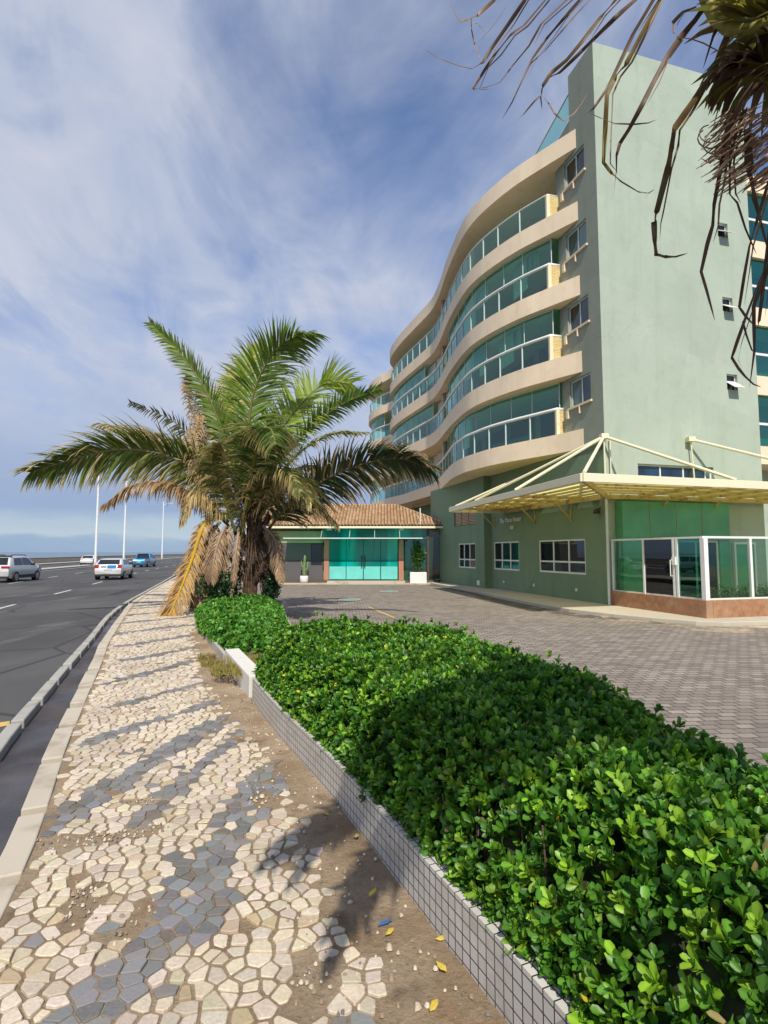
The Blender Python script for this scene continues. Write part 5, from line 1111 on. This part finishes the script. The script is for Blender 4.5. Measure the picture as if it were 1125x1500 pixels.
# --- the palm beside the photographer: trunk out of frame, fronds hang into it from the top right
Q=thing('leaning_palm','near palm on the right edge whose torn brown leaflets hang into the picture','palm tree',(2.45,.15,.1))
mb=MB(); S=spline([(2.5,.05,-.1),(2.48,.1,1.0),(2.40,.2,2.2),(2.25,.4,3.3)],40); mb.tube([V(p) for p in S],[.19-.04*i/40 for i in range(41)],14); mb.build('trunk',M['trunk'],Q,smooth=True)
def N(px,py,y): return tuple(aty(px,py,y))
def fq(pts,**k):
    k.setdefault('seed',60+len(Q.children)); return frond(Q,pts,**k)
RP=[(2.25,.4,3.2),(1.9,.95,3.55)]+[N(1120,40,1.75),N(1000,-60,1.9),N(870,-120,2.0),N(740,-150,2.1),N(640,-110,2.2)]
mb=MB(); SS=[V(p) for p in spline(RP,40)]; 
TR=[ # traced torn leaflets: (width m, colour, depth, [pixels])
 (.018,'p',2.15,[(760,-60),(724,0),(700,22),(688,28),(673,32),(664,14),(655,-12)]),
 (.008,'p',2.15,[(690,26),(691,45),(695,64),(704,86),(714,84)]),
 (.010,'p',2.16,[(688,28),(700,36),(709,46),(717,51)]),
 (.005,'p',2.14,[(741,11),(727,32),(707,56),(696,65)]),
 (.022,'b',2.10,[(800,-70),(769,0),(745,35),(719,72),(708,91),(692,101),(673,97),(641,85),(620,71)]),
 (.020,'b',2.08,[(830,-80),(799,0),(768,37),(748,51),(725,80),(711,101),(692,131),(712,128),(732,121),(751,96)]),
 (.018,'b',2.05,[(860,-75),(831,0),(793,35),(775,67),(751,96),(735,118)]),
 (.016,'b',2.02,[(885,-80),(849,0),(825,28),(801,56),(780,85),(764,120),(750,150),(735,175)]),
 (.010,'p',2.0,[(900,-80),(864,0),(845,20),(825,43),(800,72),(779,92),(768,108)]),
 (.026,'o',1.98,[(950,-90),(902,0),(880,25),(855,58),(830,88),(807,107),(795,125),(792,142),(794,160)]),
 (.022,'b',1.96,[(970,-80),(930,0),(900,27),(872,55),(847,80),(820,106),(805,113),(793,132)]),
 (.009,'p',1.99,[(792,140),(783,148),(768,166),(751,184)]),
 (.009,'p',1.99,[(796,142),(804,152),(812,166),(825,177),(841,166),(852,152),(861,136)]),
 (.024,'b',1.95,[(985,-70),(957,0),(928,49),(908,92),(888,132),(870,158),(862,165)]),
 (.010,'b',1.95,[(862,165),(880,173),(900,181),(930,182),(950,180),(962,175)]),
 (.026,'y',1.94,[(1000,-60),(968,0),(945,40),(918,92),(900,115),(889,140),(886,200),(884,238),(896,254),(910,266),(935,281),(950,283),(959,277)]),
 (.030,'b',1.90,[(1070,-50),(1039,0),(1018,30),(996,55),(975,88),(958,119),(940,155),(921,190),(908,210),(903,228),(903,250),(898,288)]),
 (.018,'p',1.92,[(1020,10),(1000,18),(985,34),(986,48),(997,55),(1012,57),(1030,63),(1062,80)]),
 (.036,'o',1.85,[(1120,40),(1071,85),(1050,105),(1028,130),(1008,160),(988,188),(984,215),(978,248),(962,310),(958,325),(959,350),(961,373),(975,376),(990,376),(1007,371)]),
 (.030,'b',1.82,[(1105,120),(1085,150),(1066,192),(1060,225),(1053,262),(1046,300),(1044,330),(1036,358),(1027,398),(1035,425),(1047,469)]),
 (.026,'b',1.82,[(1090,160),(1075,205),(1069,240),(1069,285),(1080,297),(1092,335),(1108,372)]),
 (.026,'b',1.80,[(1150,200),(1125,270),(1109,322),(1098,360),(1090,405),(1083,450),(1092,463),(1104,476)]),
 (.018,'b',1.80,[(1150,330),(1125,382),(1109,421),(1093,463),(1080,500),(1072,524),(1082,540),(1092,552),(1104,563),(1115,567)]),
 (.020,'b',1.80,[(1145,360),(1120,404),(1104,448),(1105,514),(1098,568)]),
 (.010,'b',1.81,[(1088,470),(1093,490),(1101,512),(1108,520)]),
 (.055,'b',1.86,[(1095,190),(1097,240),(1105,290),(1118,340),(1135,400)]),
 (.020,'b',1.84,[(1140,240),(1118,420),(1112,470),(1110,480)]),
 (.030,'b',1.84,[(1140,90),(1118,118),(1085,150),(1060,185),(1040,205)]),
 (.034,'o',1.87,[(1150,20),(1110,70),(1080,110),(1055,150),(1045,185)]),
 (.034,'o',1.88,[(1100,-30),(1075,30),(1058,70),(1040,115),(1027,135)]),
 (.030,'b',1.86,[(1090,-40),(1062,20),(1045,52),(1030,100)]),
]
CM={'b':(.082,.046,.028),'p':(.20,.13,.085),'o':(.12,.078,.03),'y':(.14,.105,.028)}
rn=random.Random(8)
TR+= [(w*rn.uniform(.25,.5),rn.choice('bpo'),dep+.02,[(x+rn.uniform(3,8)*(1+.5*i/len(px)),y+rn.uniform(-3,3)) for i,(x,y) in enumerate(px[:max(3,int(len(px)*rn.uniform(.5,.85)))])]) for w,cn,dep,px in TR if w>.015]
for w,cn,dep,px in TR:
    c0=np.array(CM[cn]); pts=[]
    m=len(px); y0=dep
    for i,(x,y) in enumerate(px): pts.append(np.array(N(x,y,y0+.05*math.sin(i*1.3+x)+.10*i/m)))
    # densify but keep the torn kinks
    D=[]
    for a,b in zip(pts,pts[1:]):
        for k in range(3): D.append(a+(b-a)*k/3)
    D.append(pts[-1]); D=[V(p) for p in D]; L=len(D); vs=[];cc=[];ph=rn.uniform(0,6)
    for i,p in enumerate(D):
        T=(D[min(i+1,L-1)]-D[max(i-1,0)]).normalized(); view=V((.15*math.sin(ph),1,.1)); n_=T.cross(view).normalized(); n2=T.cross(n_).normalized()
        tw=.55*math.sin(ph+i*.2); n_=n_*math.cos(tw)+n2*math.sin(tw)
        s=i/(L-1); ww=w*.37*(min(1,.6+s*2) if s<.3 else (1-s)**.55*1.15+.05)*(1+.10*math.sin(i*.9+ph))
        fold=n2*ww*.35
        vs+=[p-n_*ww,p+fold,p+n_*ww]; f=rn.uniform(.75,1.25); q=tuple(float(v) for v in c0*f*(1+.5*s*(cn!='o'))); cc+=[q]*3
    mb.add(vs,[f for i in range(L-1) for f in ((3*i,3*i+1,3*i+4,3*i+3),(3*i+1,3*i+2,3*i+5,3*i+4))],0,cc)
mb.tube(SS,[.03-.02*i/40 for i in range(41)],8,0,True,(.26,.25,.05))
mb.build('torn_frond',M['dryleaf'],Q,smooth=True,color=True)
# yellow-green leaf sheath and denser leaflets in the corner
fq([(2.25,.4,3.2),(1.95,.9,3.3),N(1190,40,1.75),N(1130,10,1.8),N(1060,-50,1.9)],Ll=.36,n=50,droop=.10,col=(.20,.21,.03),tip=(.12,.08,.03),dry=.3,width=.045,rach=.024,rcol=(.30,.29,.04),start=.3,hang=.06)
fq([(2.25,.4,3.2),(1.8,.95,3.1),N(1170,110,1.78),N(1110,95,1.85),N(1065,110,1.9)],Ll=.28,n=56,droop=.16,col=(.16,.15,.03),tip=(.09,.055,.035),dry=.45,width=.035,rach=.02,rcol=(.26,.26,.04),start=.35,hang=.1)
# woven dead fibre clump
mb=MB()
for i in range(240):
    cx,cy=rn.uniform(1045,1150),rn.uniform(165,272); l=rn.uniform(10,34); a=rn.gauss(2.5,.10); d0=rn.uniform(1.82,2.0)
    x0,y0=cx-l*math.cos(a),cy-l*math.sin(a)*1.0; x1,y1=cx+l*math.cos(a),cy+l*math.sin(a)
    f=rn.uniform(.5,1.5); p0,p1=V(N(x0,y0,d0)),V(N(x1,y1,d0+rn.uniform(-.06,.06))); mid=p0.lerp(p1,.5)+V((rn.gauss(0,.006),rn.gauss(0,.02),rn.gauss(0,.006)))
    mb.tube([p0,mid,p1],[.0015,.0035,.0012],5,0,False,tuple(v*f for v in (.58,.40,.27)))
for i in range(5):
    cx,cy=rn.uniform(1030,1060),rn.uniform(195,240); r=rn.uniform(8,20); d0=1.86; a0=rn.uniform(0,6)
    pts=[N(cx+r*math.cos(a0+k*.5),cy+r*.8*math.sin(a0+k*.5),d0+.01*k) for k in range(9)]; mb.tube(pts,.0025,4,0,False,(.30,.19,.10))
mb.build('dead_fibre',M['dryleaf'],Q,smooth=True,color=True)
# the rest of the crown, overhead and behind the photographer (casts the dappled shade)
top=V((2.25,.4,3.25))
for i,(az,L,rise,fall) in enumerate(((20,2.6,.9,.9),(65,2.7,1.1,.5),(86,2.3,.5,.9),(76,2.5,.8,.9),(92,2.0,.7,.8),(80,1.7,.9,.8),(-12,2.5,.9,.8),(178,2.4,.7,1.1),(186,2.5,1.0,.8),(165,1.5,.8,.7),(40,2.0,1.3,.5),(194,2.2,.6,.9),(172,1.9,1.2,.5))):
    a=R(az); dx,dy=math.cos(a),math.sin(a)
    pts=[top,top+V((dx*L*.3,dy*L*.3,rise*.7)),top+V((dx*L*.62,dy*L*.62,rise)),top+V((dx*L*.85,dy*L*.85,rise*.6)),top+V((dx*L,dy*L,rise-fall))]
    fq([tuple(p) for p in pts],Ll=.58,n=90,droop=.2,col=GRN,tip=DRY,dry=.3,rach=.04,width=.055)
# ------------------------------------------------------------------ litter
ym=plain('yellow_leaf',(.60,.44,.06),.6); 
lf=MB(); lf.add([(0,0,.006),(.022,.014,.012),(.05,.012,.010),(.07,0,.014),(.05,-.012,.008),(.022,-.014,.009)],[(0,1,2,3,4,5)])
first=None
rn=random.Random(12)
for (px,py) in ((641,1465),(556,1212),(700,1350),(577,1360),(541,1315),(520,1225),(655,1425),(735,1470),(660,1372),(470,1190)):
    p=atz(px,py,0)
    if first is None:
        first=lf.build('fallen_leaf',ym); tag(first,'small yellow fallen leaf lying on the brown earth beside the tiled wall','leaf','fallen leaves on the earth strip'); first.location=p; c=first
    else: c=first.copy(); COL.objects.link(c); c.location=p
    c.rotation_euler=(rn.uniform(-.3,.3),rn.uniform(-.3,.3),rn.uniform(0,6.28))
mb=MB(); mb.add([(0,0,.004),(.05,.01,.012),(.075,.03,.02),(.06,.045,.008),(.015,.03,.006)],[(0,1,2,3,4)]); o=mb.build('plastic_scrap',plain('blue_plastic',(.05,.14,.38),.4)); o.location=atz(553,1358,0); tag(o,'crumpled blue plastic scrap lying on the shaded earth','litter')
mb=MB()
for k in range(900):
    y=rn.uniform(1.9,9.5) if k<620 else rn.uniform(2,4.2); x0=xat(EDGE,y)
    xs_=[p for p in PLd if abs(p[1]-y)<.08]; xr=xs_[0][0] if xs_ else x0+.4
    x=rn.uniform(x0-.25,xr-.01)
    if k>=620: bb=rn.choice(BARE); x=rn.gauss(bb[0],bb[2]*.6); y=rn.gauss(bb[1],bb[3]*.6)
    r=rn.uniform(.003,.011)*(1.6 if rn.random()<.06 else 1); ring_=[]
    n=6; a=[(x+r*math.cos(6.283*j/n)*rn.uniform(.7,1.3),y+r*math.sin(6.283*j/n)*rn.uniform(.7,1.3),-.008) for j in range(n)]; b=[(x+(p[0]-x)*.6,y+(p[1]-y)*.6,-.008+r*1.0) for p in a]; f=rn.choice([(.5,.42,.32),(.3,.22,.15),(.62,.53,.42),(.18,.16,.15)])
    mb.add(a+b,[tuple(range(n,2*n))]+[(j,(j+1)%n,n+(j+1)%n,n+j) for j in range(n)],0,f)
t=NT('pebbles'); a=t.n('ShaderNodeAttribute',attribute_name='col'); t.bsdf(a.outputs['Color'],.85); o=mb.build('pebbles',t.m,color=True); tag(o,'loose pebbles and crumbs on the bare earth strip','pebbles',kind='stuff')
# ------------------------------------------------------------------ sky and sun
AZ=R(7); EL=R(47)      # the sun stands behind the camera, a little to its right
sd=V((math.sin(AZ)*math.cos(EL),-math.cos(AZ)*math.cos(EL),math.sin(EL)))
w=bpy.data.worlds.new('World'); sc.world=w; w.use_nodes=True; nt=w.node_tree; nt.nodes.clear()
T=NT.__new__(NT); T.t=nt
out=T.n('ShaderNodeOutputWorld'); bg=T.n('ShaderNodeBackground'); bg.inputs['Strength'].default_value=.10; nt.links.new(bg.outputs[0],out.inputs[0])
sky=T.n('ShaderNodeTexSky',sky_type='NISHITA'); sky.sun_disc=False; sky.sun_elevation=EL; sky.sun_rotation=math.atan2(sd.x,sd.y); sky.air_density=1.0; sky.dust_density=.6; sky.ozone_density=2.2
tc=T.n('ShaderNodeTexCoord'); sep=T.n('ShaderNodeSeparateXYZ'); nt.links.new(tc.outputs['Generated'],sep.inputs[0])
zc=T.math('MAXIMUM',sep.outputs[2],.0); den=T.math('ADD',zc,.22)
px=T.math('DIVIDE',sep.outputs[0],den); py=T.math('DIVIDE',sep.outputs[1],den)
cb=T.n('ShaderNodeCombineXYZ'); nt.links.new(px,cb.inputs[0]); nt.links.new(py,cb.inputs[1])
def mp(s,r,loc=(0,0,0)):
    m=T.n('ShaderNodeMapping'); nt.links.new(cb.outputs[0],m.inputs[0]); m.inputs['Scale'].default_value=s; m.inputs['Rotation'].default_value=(0,0,r); m.inputs['Location'].default_value=loc; return m.outputs[0]
n1=T.noise(1.0,mp((1.5,.95,1),R(28),(3.1,1.2,0)),7,.55,.9); n2=T.noise(2.6,mp((1.4,.85,1),R(32),(1,5,0)),8,.58,.8); n3=T.noise(.5,mp((1,1,1),0,(7,2.3,0)),4,.5,.2)
m=T.math('ADD',T.math('MULTIPLY',n1,.55),T.math('ADD',T.math('MULTIPLY',n2,.25),T.math('MULTIPLY',n3,.30)))
elev=T.ramp(sep.outputs[2],.0,.75)
m=T.math('SUBTRACT',m,T.math('MULTIPLY',elev,.06))
left=T.math('MULTIPLY',sep.outputs[0],-.17); m=T.math('ADD',m,left)
mask=T.ramp(m,.385,.60)
ccol=T.mix(T.ramp(n2,.35,.7),(4.2,4.8,6.3),(5.9,6.15,6.95))
skyb=T.mix(1.0,sky.outputs[0],(1.05,1.2,1.45),'MULTIPLY')
c=T.mix(T.math('MULTIPLY',mask,.88),skyb,ccol)
# low bank of grey-blue cloud over the sea with a pale band below it
lowb=T.math('ADD',sep.outputs[2],T.math('MULTIPLY',T.math('SUBTRACT',T.noise(2.0,mp((.8,.8,1),0),5),.5),.05))
r=T.n('ShaderNodeValToRGB'); nt.links.new(lowb,r.inputs[0]); e=r.color_ramp.elements
e[0].position=0; e[0].color=(2.7,3.8,5.4,1); e[1].position=.33; e[1].color=(4.3,4.9,6.4,1)
for p,cl in ((.018,(2.8,4.0,5.6)),(.03,(4.5,5.5,6.2)),(.05,(4.0,5.1,6.1)),(.07,(2.7,3.7,5.6)),(.13,(3.0,3.85,5.7)),(.20,(3.7,4.4,6.0))):
    q=e.new(p); q.color=(*cl,1)
c=T.mix(T.ramp(sep.outputs[2],.10,.36,(.88,.88,.88),(0,0,0)),c,r.outputs[0])
nt.links.new(c,bg.inputs[0])
ld=bpy.data.lights.new('sun','SUN'); ld.energy=4.4; ld.angle=R(.55); ld.color=(1,.93,.80)
lo=bpy.data.objects.new('sun',ld); COL.objects.link(lo); lo.rotation_euler=sd.to_track_quat('Z','Y').to_euler()
sc.view_settings.view_transform='Standard'; sc.view_settings.look='None'; sc.view_settings.exposure=.15; sc.view_settings.gamma=1; sc.view_settings.use_curve_mapping=False
sc.cycles.max_bounces=8; sc.cycles.transparent_max_bounces=16; sc.cycles.diffuse_bounces=4; sc.cycles.glossy_bounces=3; sc.cycles.use_denoising=True; sc.cycles.caustics_reflective=False; sc.cycles.caustics_refractive=False
